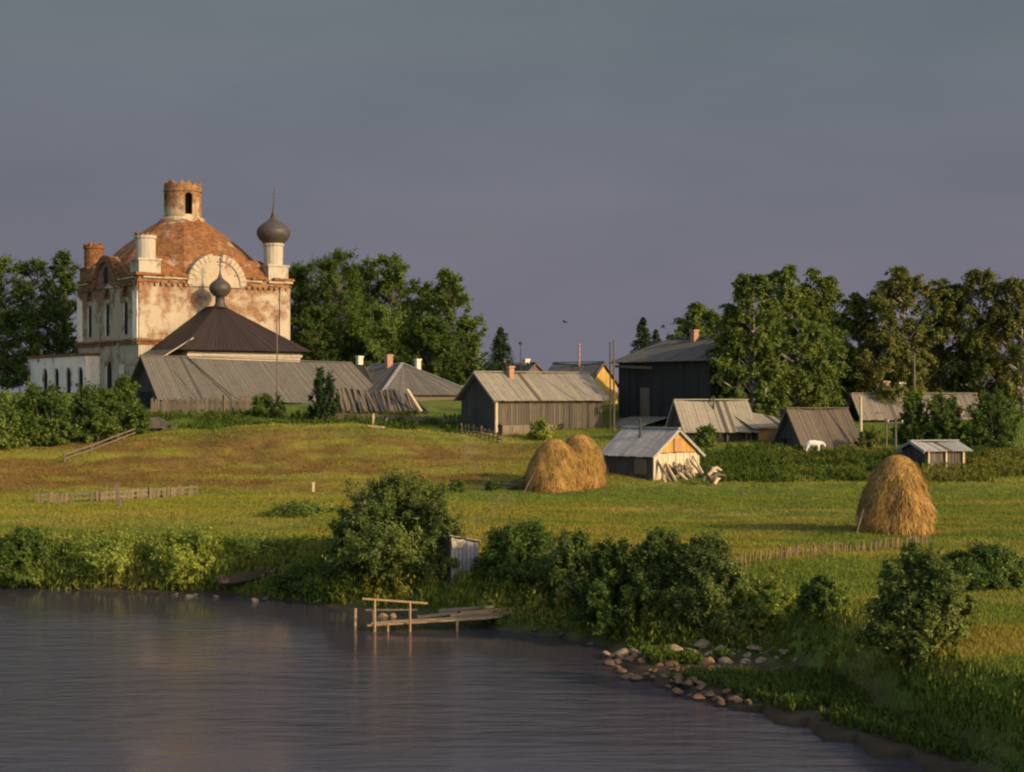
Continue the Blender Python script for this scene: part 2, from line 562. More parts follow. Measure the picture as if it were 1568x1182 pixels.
cn = nd(nt, 'ShaderNodeTexNoise', Scale=1.6, Detail=5.0, Roughness=.55); nt.links.new(mp.outputs[0], cn.inputs['Vector'])
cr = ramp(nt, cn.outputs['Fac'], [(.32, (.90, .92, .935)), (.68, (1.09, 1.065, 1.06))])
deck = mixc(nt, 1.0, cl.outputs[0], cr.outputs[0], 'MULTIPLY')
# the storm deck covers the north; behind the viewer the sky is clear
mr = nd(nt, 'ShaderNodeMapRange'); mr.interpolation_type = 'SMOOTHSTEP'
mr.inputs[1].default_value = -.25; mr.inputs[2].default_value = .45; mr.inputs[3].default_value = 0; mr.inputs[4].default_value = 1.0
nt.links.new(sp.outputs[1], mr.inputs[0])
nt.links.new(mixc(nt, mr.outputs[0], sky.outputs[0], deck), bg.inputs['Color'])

cam = bpy.data.cameras.new('camera'); co = bpy.data.objects.new('camera', cam); COL.objects.link(co)
co.location = (0, 0, CAMZ); co.rotation_euler = (R(90), 0, 0)
cam.sensor_width = 36; cam.lens = 36 * F / 1568
cam.shift_y = (605 - 591) / 1568.0
cam.clip_end = 9000
scene.camera = co
scene.view_settings.view_transform = 'Standard'; scene.view_settings.look = 'None'
scene.view_settings.exposure = .72; scene.view_settings.gamma = 1
scene.render.engine = 'CYCLES'
scene.cycles.filter_width = 2.1
scene.cycles.max_bounces = 6; scene.cycles.diffuse_bounces = 3; scene.cycles.transparent_max_bounces = 8


# ------------------------------------------------------------------ ground colour
def ground_tint(x, y, blade=False):
    s = sdist(x, y)
    olive = np.array([.163, .147, .023]); green = np.array([.100, .128, .020]); brown = np.array([.132, .080, .022])
    lush = np.array([.066, .106, .018]); straw = np.array([.235, .178, .048])
    n1 = fbm(x * .06, y * .15, 21)[:, None]; n2 = fbm(x * .35, y * .8, 31)[:, None]; n3 = fbm(x * .16, y * .35, 47)[:, None]

    def mixa(a, b, t):
        return a * (1 - t) + b * t

    def sm(v, a, b):
        t = np.clip((v - a) / (b - a), 0, 1); return (t * t * (3 - 2 * t))
    Y = y[:, None]; X = x[:, None]; S = s[:, None]
    c = mixa(olive, green, sm(n1 + (n2 - .5) * .4, .42, .66))
    c = mixa(c, straw, sm(n3, .55, .75) * .4)
    hillL = sm(Y, 97, 103) * (1 - sm(Y, 116, 127)) * (1 - sm(X, -2, 8))
    hb = mixa(brown, olive, sm(n3 + (n2 - .5) * .6, .42, .62))
    c = mixa(c, hb, hillL * .95)
    top = sm(Y, 124, 130)
    c = mixa(c, mixa(lush, green, n2), top * (1 - .35 * sm(X, -12, -4)))
    # greener strip behind the haystacks and round the bath house
    strip = sm(Y, 92, 97) * (1 - sm(Y, 101, 105)) * sm(X, -6, 0)
    c = mixa(c, mixa(green, lush, n2), strip * .8)
    right = sm(Y, 103, 108) * sm(X, 6, 12)
    c = mixa(c, mixa(green, lush, n2), right * .8)
    strip2 = sm(Y, 85, 88) * (1 - sm(Y, 92, 95)) * (1 - sm(X, -14, -6))
    c = mixa(c, mixa(green, olive, n2), strip2 * .75)
    # worn footpath down from the barn to the water and old cart tracks
    px_ = -3.5 + 2.2 * np.sin(Y * .09) + (Y - 70) * .05
    path = np.exp(-((X - px_) / .55) ** 2) * sm(Y, 66, 72) * (1 - sm(Y, 118, 126))
    c = mixa(c, np.array([.17, .125, .06]), path * .55 * sm(n2, .3, .55))
    # mown swaths
    sw = .5 + .5 * np.sin((Y + .25 * X + 2.5 * fbm(x * .1, y * .1, 83)[:, None]) * 2.1)
    fld = sm(Y, 66, 70) * (1 - sm(Y, 94, 99)) * sm(X, -6, 2)
    c = c * (1 - fld * .16 * sw)
    c = c * (.82 + .36 * fbm(x * .5, y * .9, 95)[:, None])
    c = mixa(c, mixa(lush, green, n2), (1 - sm(S, 3.5, 9)) * .9)
    if not blade:
        mud = np.array([.05, .036, .022])
        c = mixa(c, mud, 1 - sm(S, .1, .9))
    return np.clip(c, 0, 1)


xs = np.concatenate([[-3500, -1200, -500, -250, -160, -110], np.arange(-80, 80.01, .8), [110, 160, 250, 500, 1200, 3500]])
ys = np.concatenate([[-1500, -400, -100, -20, 10, 24], np.arange(32, 70, .45), np.arange(70, 190, .75), [200, 215, 240, 300, 420, 700, 1500, 4500]])
GX, GY = np.meshgrid(xs, ys); fx = GX.ravel(); fy = GY.ravel(); fz = gz(fx, fy)
nx, ny = len(xs), len(ys)
idx = np.arange(nx * ny).reshape(ny, nx)
quads = np.stack([idx[:-1, :-1], idx[:-1, 1:], idx[1:, 1:], idx[1:, :-1]], -1).reshape(-1, 4)
me = bpy.data.meshes.new('ground')
me.from_pydata(np.stack([fx, fy, fz], 1).tolist(), [], quads.tolist())
me.materials.append(M['ground'])
a = me.color_attributes.new('tint', 'FLOAT_COLOR', 'POINT')
cc = np.ones((len(fx), 4), np.float32); cc[:, :3] = ground_tint(fx, fy) * 1.15
a.data.foreach_set('color', cc.ravel())
me.polygons.foreach_set('use_smooth', [True] * len(me.polygons))
go = bpy.data.objects.new('ground', me); COL.objects.link(go)
kind(go, 'structure', 'grassy river bank and meadow rising to the village', 'ground')

mb = MB(); mb.add([(-3500, -1500, 0), (3500, -1500, 0), (3500, 97, 0), (-3500, 97, 0)], [(0, 1, 2, 3)], 'water')
wo = mb.build('river_water', fix=False); kind(wo, 'structure', 'dark rippled river in the foreground', 'water')


# ------------------------------------------------------------------ plank building kit
def boards(mb, p0, p1, z0, ztop, mat, bw=.2, out=.05, gap=.012, jz=.04, zb=None):
    """vertical boards along p0->p1 (2D local), outward to the right of travel; ztop(t) gives the top"""
    p0 = Vector((p0[0], p0[1], 0)); p1 = Vector((p1[0], p1[1], 0)); d = p1 - p0; L = d.length; d.normalize()
    nrm = Vector((d.y, -d.x, 0))
    n = max(1, int(L / bw))
    for i in range(n):
        a = L * i / n + gap; b = L * (i + 1) / n - gap
        o = out * (.6 + .8 * rnd.random())
        za, zb_ = ztop(a / L), ztop(b / L)
        j = rnd.random() * jz
        lo = z0 - rnd.random() * jz
        A = p0 + d * a; B = p0 + d * b
        vs = []
        for (pt, top) in ((A, za), (B, zb_)):
            for q in (0.0, o):
                vs.append(pt + nrm * q + Vector((0, 0, lo))); vs.append(pt + nrm * q + Vector((0, 0, top - j)))
        # order: A in lo, A in hi, A out lo, A out hi, B ...
        mb.add(vs, [(2, 6, 7, 3), (0, 1, 5, 4), (0, 2, 3, 1), (4, 5, 7, 6), (1, 3, 7, 5), (0, 4, 6, 2)], mat)


def roof_slope(mb, e0, e1, r0, r1, mat, bw=.28, th=.05, jag=.07, sag=0, patch=True):
    """boards running from the eave e0->e1 up to the ridge r0->r1 (3D local points)"""
    e0, e1, r0, r1 = map(Vector, (e0, e1, r0, r1))
    n = max(2, int((e1 - e0).length / bw))
    nrm = (e1 - e0).cross(r0 - e0).normalized()
    if nrm.z < 0:
        nrm = -nrm
    for i in range(n):
        t0, t1 = i / n, (i + 1) / n - .02 / max(1, n) * 3
        h = th * (.7 + .8 * rnd.random())
        dn = (e0 - r0).normalized() * rnd.random() * jag
        mt = 'plank_dark_shade' if (patch and rnd.random() < .02) else ('plank' if (patch and rnd.random() < .04) else mat)
        s0 = Vector((0, 0, -sag * math.sin(math.pi * t0))); s1 = Vector((0, 0, -sag * math.sin(math.pi * t1)))
        a = e0.lerp(e1, t0) + dn; b = e0.lerp(e1, t1) + dn; c = r0.lerp(r1, t1) + s1; d = r0.lerp(r1, t0) + s0
        mb.hexa([a, b, c, d, a + nrm * h, b + nrm * h, c + nrm * h, d + nrm * h], mt)


def corner(px, Y0, t, pxL, pxR):
    X0 = xat(px, Y0); aL = (pxL - CX) / F; aR = (pxR - CX) / F; c, s = math.cos(t), math.sin(t)
    return X0, (X0 - aL * Y0) / (s + aL * c), (aR * Y0 - X0) / (c - aR * s)


def gable_building(name, label, cat, px, Y0, tdeg, pxL, pxR, yeave, yridge, axis, wall, roof, gable=None, side=None,
                   over=.45, ground=None, bw=.22, rb=.3, group=None, sag=.13, open_front=False, hip=0.0):
    """near corner at px; x runs along the front to the right, y along the left side into depth"""
    t = R(tdeg)
    X0, D, Wd = corner(px, Y0, t, pxL, pxR)
    zg = ground if ground is not None else g(X0, Y0)
    T = thing(name, label, cat, (X0, Y0, zg), t, group)
    he = zat(yeave, Y0) - zg
    if axis == 'x':
        Ym = Y0 + D / 2 * math.cos(t)
    else:
        Ym = Y0 + Wd / 2 * math.sin(t)
    hr = zat(yridge, Ym) - zg
    gable = gable or wall; side = side or wall
    mb = MB()
    ins = .06
    lo = -1.2
    if axis == 'x':
        mb.prism([(ins, lo), (D - ins, lo), (D - ins, he - .08), (D / 2, hr - .12), (ins, he - .08)], 'x', ins, Wd - ins, 'void')
        tg = lambda q: he + (hr - he) * (1 - abs(2 * q - 1)) - .07
        if not open_front:
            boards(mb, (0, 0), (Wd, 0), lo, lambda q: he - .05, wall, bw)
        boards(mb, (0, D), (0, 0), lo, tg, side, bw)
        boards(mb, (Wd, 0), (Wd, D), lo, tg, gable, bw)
        boards(mb, (Wd, D), (0, D), lo, lambda q: he - .05, wall, bw * 2)
    else:
        mb.prism([(ins, lo), (Wd - ins, lo), (Wd - ins, he - .08), (Wd / 2, hr - .12), (ins, he - .08)], 'y', ins, D - ins, 'void')
        tg = lambda q: he + (hr - he) * (1 - abs(2 * q - 1)) - .07
        if gable != wall:
            boards(mb, (0, 0), (Wd, 0), lo, lambda q: he + .02, wall, bw)
        else:
            boards(mb, (0, 0), (Wd, 0), lo, tg, wall, bw)
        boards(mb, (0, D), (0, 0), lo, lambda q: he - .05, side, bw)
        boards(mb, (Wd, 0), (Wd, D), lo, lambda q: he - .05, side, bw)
        boards(mb, (Wd, D), (0, D), lo, tg, wall, bw * 2)
    mb.build('wall', T)
    if axis == 'y' and gable != wall:
        mg = MB()
        n = max(3, int(Wd / bw))
        for i in range(n):
            a, b2 = Wd * i / n + .01, Wd * (i + 1) / n - .01
            za, zb2 = he + (hr - he) * (1 - abs(2 * a / Wd - 1)) - .1, he + (hr - he) * (1 - abs(2 * b2 / Wd - 1)) - .1
            y = -.06 - .03 * rnd.random()
            zl = he + .05
            mg.hexa([(a, y, zl), (b2, y, zl), (b2, .05, zl), (a, .05, zl), (a, y, max(za, zl + .02)), (b2, y, max(zb2, zl + .02)), (b2, .05, max(zb2, zl + .02)), (a, .05, max(za, zl + .02))], gable)
        mg.build('gable', T)
    mr = MB()
    k = (hr - he)
    if axis == 'x':
        sl_ = k / (D / 2); dz = sl_ * over
        x0, x1 = -over, Wd + over
        roof_slope(mr, (x0, -over, he - dz), (x1, -over, he - dz), (x0, D / 2, hr), (x1 - hip, D / 2, hr), roof, rb, sag=sag)
        roof_slope(mr, (x1, D + over, he - dz), (x0, D + over, he - dz), (x1 - hip, D / 2, hr), (x0, D / 2, hr), roof, rb, sag=sag)
        mr.beam((x0, D / 2, hr + .07), (x1 - hip, D / 2, hr + .06), .3, .08, roof)
        mr.beam((x0 + .03, -over, he - dz - .06), (x0 + .03, D / 2, hr - .06), .05, .16, roof)
        mr.beam((x0 + .03, D + over, he - dz - .06), (x0 + .03, D / 2, hr - .06), .05, .16, roof)
    else:
        sl_ = k / (Wd / 2); dz = sl_ * over
        y0, y1 = -over, D + over
        roof_slope(mr, (-over, y1, he - dz), (-over, y0, he - dz), (Wd / 2, y1 - hip, hr), (Wd / 2, y0, hr), roof, rb, sag=sag)
        roof_slope(mr, (Wd + over, y0, he - dz), (Wd + over, y1, he - dz), (Wd / 2, y0, hr), (Wd / 2, y1 - hip, hr), roof, rb, sag=sag)
        mr.beam((Wd / 2, y0, hr + .07), (Wd / 2, y1 - hip, hr + .06), .3, .08, roof)
        for xx in (-over, Wd + over):
            mr.beam((xx, y0 + .03, he - dz - .06), (Wd / 2, y0 + .03, hr - .06), .05, .16, roof)
        if hip:
            roof_slope(mr, (Wd + over, y1, he - dz), (-over, y1, he - dz), (Wd / 2 + .05, y1 - hip, hr), (Wd / 2 - .05, y1 - hip, hr), roof, rb)
    mr.build('roof', T)
    return T, D, Wd, he, hr


def chimney(parent, x, y, z0, z1, mat='chim', w=.5, name='chimney'):
    mb = MB()
    mb.box(x - w / 2, x + w / 2, y - w / 2, y + w / 2, z0, z1, mat)
    mb.box(x - w / 2 - .06, x + w / 2 + .06, y - w / 2 - .06, y + w / 2 + .06, z1 + .002, z1 + .16, mat)
    mb.box(x - w / 4, x + w / 4, y - w / 4, y + w / 4, z1 + .162, z1 + .2, 'void')
    return mb.build(name, parent)


def pipe(parent, x, y, z0, z1, r=.07, mat='iron', name='stove_pipe'):
    mb = MB()
    mb.lathe([(r, z0), (r, z1)], 10, mat, (x, y))
    mb.lathe([(r * 1.9, z1 + .06), (r * .3, z1 + .2)], 10, mat, (x, y))
    mb.box(x - .01, x + .01, y - r, y + r, z1 - .01, z1 + .07, mat)
    return mb.build(name, parent)


def window(parent, x, z, w_, h_, face='y', at=-.06, frame='white_paint'):
    """a framed window on the front (face y) or left side (face x) wall"""
    def bx(mb, a0, a1, z0, z1, d0, d1, m):
        if face == 'y':
            mb.box(a0, a1, at - d1, at - d0, z0, z1, m)
        else:
            mb.box(at - d1, at - d0, a0, a1, z0, z1, m)
    f = MB()
    t = .1
    bx(f, x - w_ / 2 - t, x - w_ / 2, z - h_ / 2 - t, z + h_ / 2 + t, .0, .09, frame)
    bx(f, x + w_ / 2, x + w_ / 2 + t, z - h_ / 2 - t, z + h_ / 2 + t, .0, .09, frame)
    bx(f, x - w_ / 2, x + w_ / 2, z + h_ / 2, z + h_ / 2 + t, .0, .085, frame)
    bx(f, x - w_ / 2, x + w_ / 2, z - h_ / 2 - t, z - h_ / 2, .0, .085, frame)
    bx(f, x - .025, x + .025, z - h_ / 2, z + h_ / 2, .03, .07, frame)
    o = f.build('window', parent)
    p = MB(); bx(p, x - w_ / 2, x + w_ / 2, z - h_ / 2, z + h_ / 2, .0, .025, 'void')
    p.build('pane', o)
    return o


# ------------------------------------------------------------------ the church
CY, CT = 170.0, R(35)
S = 17.5
CZ = 8.2
church = thing('church', 'half ruined white and brick church with bare drum and one dark onion dome', 'church', (xat(212, CY), CY, CZ), CT)


def arch_poly(c, z0, z1, w_, n=8):
    h = w_ / 2
    pts = [(c - h, z0), (c + h, z0)]
    for k in range(n + 1):
        a = math.pi * k / n
        pts.append((c + h * math.cos(a), z1 - h + h * math.sin(a)))
    return pts


mb = MB()
mb.box(0, S, 0, S, -1.5, 12.4, 'plaster')
wall = mb.build('wall', church)
cs = []
for v in (3.5, 8.75, 14):
    c = MB(); c.prism(arch_poly(v, 6.2, 9.8, 1.15), 'x', -1, .7, 'plaster_shade_lift'); cs.append(c)
    c = MB(); c.prism(arch_poly(v, 10.2, 11.3, 1.9), 'x', -1, .3, 'brick'); cs.append(c)
c = MB(); c.prism(arch_poly(8.4, -.2, 3.5, 2.0), 'x', -1, 1.2, 'plaster_shade_lift'); cs.append(c)
c = MB(); c.prism(arch_poly(4.6, 2.0, 3.4, 1.2), 'x', -1, .25, 'plaster_shade_lift'); cs.append(c)
cut(wall, cs)
# dark left openings: near-black blocks stand for the unlit inside of the niches
for v in (3.5, 8.75, 14):
    m1 = MB(); m1.prism(arch_poly(v, 6.22, 9.78, 1.12), 'x', .1, .68, 'void'); m1.build('window', church)
m1 = MB(); m1.prism(arch_poly(8.4, -.18, 3.47, 1.96), 'x', .25, 1.15, 'void'); m1.build('door', church)

tr = MB()
# corner pilasters, belts and cornices as rings round the cube
for (a, b_) in ((0, 1.25), (S - 1.25, S)):
    tr.box(a, b_, -.16, -.002, 5.75, 11.55, 'plaster')
    tr.box(-.16, -.002, a, b_, 5.75, 11.55, 'plaster_shade_lift')
def course(u0, u1, z0, z1, pr, mt, face, miss=.05):
    """one projecting course laid block by block, worn and with blocks gone"""
    u = u0
    while u < u1 - .05:
        L = min(rnd.uniform(.45, 1.3), u1 - u)
        p = pr * rnd.uniform(.75, 1.08)
        if rnd.random() > miss:
            a, b2 = z0 + rnd.uniform(0, .05), z1 - rnd.uniform(0, .08)
            if face == 'y':
                tr.box(u, u + L - .015, -p, -.004, a, b2, mt)
            else:
                tr.box(-p, -.004, u, u + L - .015, a, b2, mt)
        u += L


for (z0, z1, pr, mt) in ((5.1, 5.4, .22, 'brick'), (5.42, 5.7, .34, 'brick'), (11.6, 11.85, .2, 'brick'), (12.0, 12.28, .3, 'arch_plaster'), (12.3, 12.62, .45, 'brick')):
    hi = z0 > 10
    for (u0, u1) in (((-pr, 5.35), (12.15, S + pr)) if hi else ((-pr, S + pr),)):
        course(u0, u1, z0, z1, pr, mt, 'y', .12 if hi else .03)
        course(max(u0, 0), u1, z0, z1, pr, mt, 'x', .12 if hi else .03)
    tr.box(S + .004, S + pr, .0, S + pr, z0, z1, mt)
    tr.box(.0, S, S + .004, S + pr, z0, z1, mt)
for k in range(26):       # dentils
    x0 = .4 + k * .66
    if 5.4 < x0 < 12:
        continue
    tr.box(x0, x0 + .3, -.3, -.01, 11.3, 11.56, 'plaster')
for k in range(26):
    if 5.4 < .4 + k * .66 < 12:
        continue
    tr.box(-.3, -.01, .4 + k * .66, .7 + k * .66, 11.3, 11.56, 'plaster_shade_lift')
tr.build('cornice', church)

# zakomara gables on the two faces seen
for face in ('y', 'x'):
    z = MB(); n = 18
    cmid, rz_, cz_ = 8.75, 3.2, 11.5
    mt = 'arch_plaster' if face == 'y' else 'plaster_shade_lift'
    poly = [(cmid - rz_, 11.35), (cmid + rz_, 11.35)] + [(cmid + rz_ * math.cos(math.pi * k / n), cz_ + rz_ * math.sin(math.pi * k / n)) for k in range(n + 1)]
    z.prism(poly, face, -.2 if face == 'y' else -.14, 5.2, mt)
    # raised archivolt, block by block, some blocks missing at the crown
    for k in range(n):
        if k in (8, 9) and face == 'y':
            continue
        a0, a1 = math.pi * k / n, math.pi * (k + 1) / n - .02
        r0, r1 = rz_ - .5, rz_ + .22
        q = [(cmid + r0 * math.cos(a0), cz_ + r0 * math.sin(a0)), (cmid + r1 * math.cos(a0), cz_ + r1 * math.sin(a0)),
             (cmid + r1 * math.cos(a1), cz_ + r1 * math.sin(a1)), (cmid + r0 * math.cos(a1), cz_ + r0 * math.sin(a1))]
        z.prism(q, face, -.36 if face == 'y' else -.4, .8, mt if (face == 'y') else 'brick')
    if face == 'x':
        for sgn in (-1, 1):
            z.prism([(cmid + sgn * 3.3, 12.64), (cmid + sgn * 6.2, 12.64), (cmid + sgn * 5.2, 13.4), (cmid + sgn * 3.4, 14.0)], 'x', -.3, 1.5, 'brick')
        z.prism(arch_poly(8.75, 11.9, 13.7, 1.1), 'x', -.2, -.145, 'void')
    zz = z.build('gable_arch', church)

vt = MB()
q = R(22.5)
prof = [(8.95, 12.45), (8.9, 13.2), (8.6, 13.9), (8.1, 14.7), (7.3, 15.5), (6.35, 16.3), (5.4, 17.05), (4.45, 17.8), (3.6, 18.4), (2.9, 18.85), (2.4, 19.25)]
NV = 48
vv = []
for (r, z) in prof:
    for k in range(NV):
        a = 2 * math.pi * k / NV
        # eight soft ribs, crumbled surface
        oc = math.cos(math.pi / 8) / math.cos(((a + math.pi / 8) % (math.pi / 4)) - math.pi / 8)
        rr_ = r * (.3 + .7 * oc) * (1 + rnd.uniform(-.012, .012))
        vv.append((S / 2 + rr_ * math.cos(a), S / 2 + rr_ * math.sin(a), z + rnd.uniform(-.09, .09)))
ff = [(i * NV + k, i * NV + (k + 1) % NV, (i + 1) * NV + (k + 1) % NV, (i + 1) * NV + k) for i in range(len(prof) - 1) for k in range(NV)]
ff += [tuple(range(NV - 1, -1, -1)), tuple(range((len(prof) - 1) * NV, len(prof) * NV))]
vt.add(vv, ff, 'brick')
hs, ht = 8.5, 6.4
vt.hexa([(S / 2 - hs, S / 2 - hs, 12.5), (S / 2 + hs, S / 2 - hs, 12.5), (S / 2 + hs, S / 2 + hs, 12.5), (S / 2 - hs, S / 2 + hs, 12.5),
         (S / 2 - ht, S / 2 - ht, 14.6), (S / 2 + ht, S / 2 - ht, 14.6), (S / 2 + ht, S / 2 + ht, 14.6), (S / 2 - ht, S / 2 + ht, 14.6)], 'brick')
vault = vt.build('vault', church)
# central drum: a ring with eight arched lights and a ragged top
dc = (S / 2, S / 2)
dr = MB()
NS = 32
ang0 = math.atan2(-CY - 12, 36.7) - CT + R(19)
vs = []
for k in range(NS):
    a = ang0 + 2 * math.pi * k / NS
    top = 22.95 + .75 * rnd.random() ** 1.5
    for (r, z) in ((2.05, 18.9), (2.05, 22.3), (2.14, 22.36), (2.14, 22.6), (2.05, 22.64), (2.05, top), (1.6, top), (1.6, 18.9)):
        vs.append((dc[0] + r * math.cos(a), dc[1] + r * math.sin(a), z))
fs = []
for k in range(NS):
    j = (k + 1) % NS
    for i in range(8):
        i2 = (i + 1) % 8
        fs.append((k * 8 + i, j * 8 + i, j * 8 + i2, k * 8 + i2))
dr.add(vs, fs, 'drum_brick')
drum = dr.build('drum', church)
cs = []
for k in range(4):
    a = ang0 + 2 * math.pi * k / 4
    c = MB(); pl = arch_poly(0, 19.8, 22.2, .85)
    d = Vector((math.cos(a), math.sin(a), 0)); t_ = Vector((-d.y, d.x, 0)); o_ = Vector((dc[0], dc[1], 0))
    n = len(pl)
    vv = [o_ + d * 1.2 + t_ * p[0] + Vector((0, 0, p[1])) for p in pl] + [o_ + d * 2.6 + t_ * p[0] + Vector((0, 0, p[1])) for p in pl]
    c.add(vv, [tuple(range(n)), tuple(range(2 * n - 1, n - 1, -1))] + [(i, n + i, n + (i + 1) % n, (i + 1) % n) for i in range(n)], 'drum_brick')
    cs.append(c)
cut(drum, cs)
db = MB(); db.lathe([(2.5, 18.9), (2.5, 19.3), (2.3, 19.5)], 32, 'drum_brick', dc); db.build('moulding', drum)
dk = MB(); dk.lathe([(1.1, 18.9), (1.1, 22.6)], 12, 'void', dc); dk.build('dark_core', drum)

ONION = [(.62, 0), (.66, .12), (.86, .4), (.98, .75), (1.0, 1.05), (.93, 1.35), (.74, 1.66), (.5, 1.9), (.3, 2.1), (.18, 2.35), (.11, 2.7), (.06, 3.1), (.03, 3.4)]


def cross(parent, x, y, z0, h, lean=.06):
    c = MB()
    top = Vector((x + lean * h, y, z0 + h))
    at_ = lambda f: Vector((x, y, z0)).lerp(top, f)
    c.beam((x, y, z0), top, .1, .1, 'iron')
    c.beam(at_(.62) + Vector((-.45, 0, 0)), at_(.62) + Vector((.45, 0, 0)), .07, .1, 'iron')
    c.beam(at_(.8) + Vector((-.24, 0, 0)), at_(.8) + Vector((.24, 0, 0)), .07, .09, 'iron')
    c.beam(at_(.36) + Vector((-.26, 0, .1)), at_(.36) + Vector((.26, 0, -.1)), .07, .09, 'iron')
    return c.build('cross', parent)


def onion(parent, x, y, z0, rr, hh, name='onion_dome'):
    o_ = MB(); o_.lathe([(r * rr, z0 + z * hh) for r, z in ONION], 28, 'dark_metal', (x, y))
    o = o_.build(name, parent, True)
    return o


for (x, y, bare) in ((1.3, 1.3, 0), (S - 1.3, 1.3, 2), (1.3, S - 1.3, 1)):
    t_ = MB(); mt = 'brick' if bare == 1 else 'white_wall'
    t_.box(x - 1.2, x + 1.2, y - 1.2, y + 1.2, 12.4, 13.9, mt if bare != 1 else 'brick')
    t_.box(x - 1.32, x + 1.32, y - 1.32, y + 1.32, 13.902, 14.1, mt)
    prof = [(1.05, 14.1), (1.05, 16.2), (1.16, 16.25), (1.16, 16.55)]
    t_.lathe(prof, 16, mt, (x, y), 0)
    if bare != 2:
        for k in range(11):
            a = 2 * math.pi * k / 11; rr = .85
            t_.box(x + rr * math.cos(a) - .2, x + rr * math.cos(a) + .2, y + rr * math.sin(a) - .2, y + rr * math.sin(a) + .2, 16.5, 16.6 + .3 * rnd.random(), 'brick')
    tu = t_.build('corner_turret', church)
    if bare == 2:
        om = onion(tu, x, y, 16.5, 1.86, 1.24)
        cross(tu, x, y, 19.8, 2.9, .05)

# refectory in front of the lit face
rf = MB()
rf.box(2.0, 14.65, -8.0, -.004, -1.5, 4.42, 'white_wall')
rf.box(1.85, 14.8, -8.16, -.0, 3.75, 4.0, 'white_wall')
ro = rf.build('refectory_wall', church)
rr = MB()
ez = 4.35
apx, apy, apz = 8.0, -2.6, 9.15
ex0, ex1, ey0 = 1.0, 15.5, -8.9
roof_slope(rr, (ex0, ey0, ez), (ex1, ey0, ez), (apx - .5, apy, apz), (apx + .5, apy, apz), 'rust_roof', .5, .03, .05, 0, False)
roof_slope(rr, (ex0, -.05, ez), (ex0, ey0, ez), (apx - .5, -.05, apz), (apx - .5, apy, apz), 'rust_roof', .6, .03, .05, 0, False)
roof_slope(rr, (ex1, ey0, ez), (ex1, -.05, ez), (apx + .5, apy, apz), (apx + .5, -.05, apz), 'rust_roof', .6, .03, .05, 0, False)
rr.box(apx - .55, apx + .55, apy, -.06, apz - .1, apz + .06, 'rust_roof')
rr.box(ex0 + .3, ex1 - .3, ey0 + .3, -.05, ez - .12, ez - .02, 'void')
rroof = rr.build('refectory_roof', church)
dm = MB(); dm.box(11.2, 12.0, -3.2, -2.4, 6.4, 7.3, 'dark_metal'); dm.prism([(11.1, 7.3), (12.1, 7.3), (11.6, 7.7)], 'y', -3.3, -2.3, 'dark_metal'); dm.build('dormer', rroof)
nk = MB(); nk.lathe([(.75, 9.0), (.62, 9.3), (.5, 9.5), (.5, 10.25), (.62, 10.3)], 16, 'dark_metal', (apx, apy)); nk.build('cupola_neck', rroof, True)
onion(rroof, apx, apy, 10.25, 1.16, .86, 'cupola')
cross(rroof, apx, apy, 12.9, 1.5, .03)
# lean-to at the left of the refectory, its roof half gone
lt = MB()
lt.box(-.6, 1.9, -6.6, -.45, -1.5, 2.9, 'white_wall')
roof_slope(lt, (-1.2, -.3, 3.0), (-1.2, -7.2, 3.0), (1.0, -.3, 4.4), (1.0, -7.2, 4.4), 'slate_roof', .4, .05, .5)
lt.beam((-1.0, -7.3, 3.3), (2.8, -7.5, 5.6), .25, .1, 'plank_pale')
lt.build('lean_to', church)
an = MB()
an.box(-1.6, -.01, 10.9, 30, -1.5, 4.1, 'plaster_shade_lift')
an.box(-1.75, .0, 10.8, 30.1, 4.102, 4.4, 'brick')
ao = an.build('low_annex', church)
cs = []
for v in (12.6, 16.4, 20.2, 24):
    c = MB(); c.prism(arch_poly(v, -.4, 2.9, 1.7), 'x', -3, -1.25, 'plaster_shade_lift'); cs.append(c)
cut(ao, cs)
for v in (12.6, 16.4, 20.2, 24):
    m1 = MB(); m1.prism(arch_poly(v, -.38, 2.87, 1.66), 'x', -1.4, -1.22, 'void'); m1.build('archway', ao)

# ------------------------------------------------------------------ village buildings
# long grey barn below the church
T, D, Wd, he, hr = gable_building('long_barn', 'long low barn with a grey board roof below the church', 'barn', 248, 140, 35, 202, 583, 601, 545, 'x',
                                  'timber', 'grey_roof', side='plank_dark_shade', over=.7, ground=6.4, hip=2.0, sag=.12)
T.rotation_euler.y = R(1.1)
mb = MB(); mb.beam((6.2, -.75, he - .2), (3.6, D / 2, hr + .12), .12, .06, 'timber_dark'); mb.build('roof_batten', T)
mb = MB(); mb.box(-.12, -.07, D * .3, D * .7, -.2, 1.9, 'void'); mb.build('door', T)

# hipped house with pale hip cap
t = R(35); Y0 = 149
X0, D, Wd = corner(583, Y0, t, 470, 735)
zg = 7.2
T = thing('hipped_house', 'low house under a grey hipped roof with a pale hip cap', 'house', (X0, Y0, zg), t)
he = zat(605, Y0) - zg; hr = he + 3.0
mb = MB(); mb.box(.4, Wd - .4, .4, D - .4, -1.5, he + .02, 'timber'); mb.build('wall', T)
mb = MB()
k = Wd / 2
A, B, C_, D_ = (0, 0, he), (Wd, 0, he), (Wd, D, he), (0, D, he)
r0, r1 = (k, k * .95, hr), (k, D - k * .6, hr)
roof_slope(mb, A, B, (k - .05, k * .95, hr), (k + .05, k * .95, hr), 'slate_roof', .4, .05, .05, 0, False)
roof_slope(mb, D_, A, r1, r0, 'slate_roof', .4, .05, .05, 0, False)
roof_slope(mb, B, C_, r0, r1, 'slate_roof', .4, .05, .05, 0, False)
roof_slope(mb, C_, D_, (k + .05, r1[1], hr), (k - .05, r1[1], hr), 'slate_roof', .4, .05, .05, 0, False)
hr_o = mb.build('roof', T)
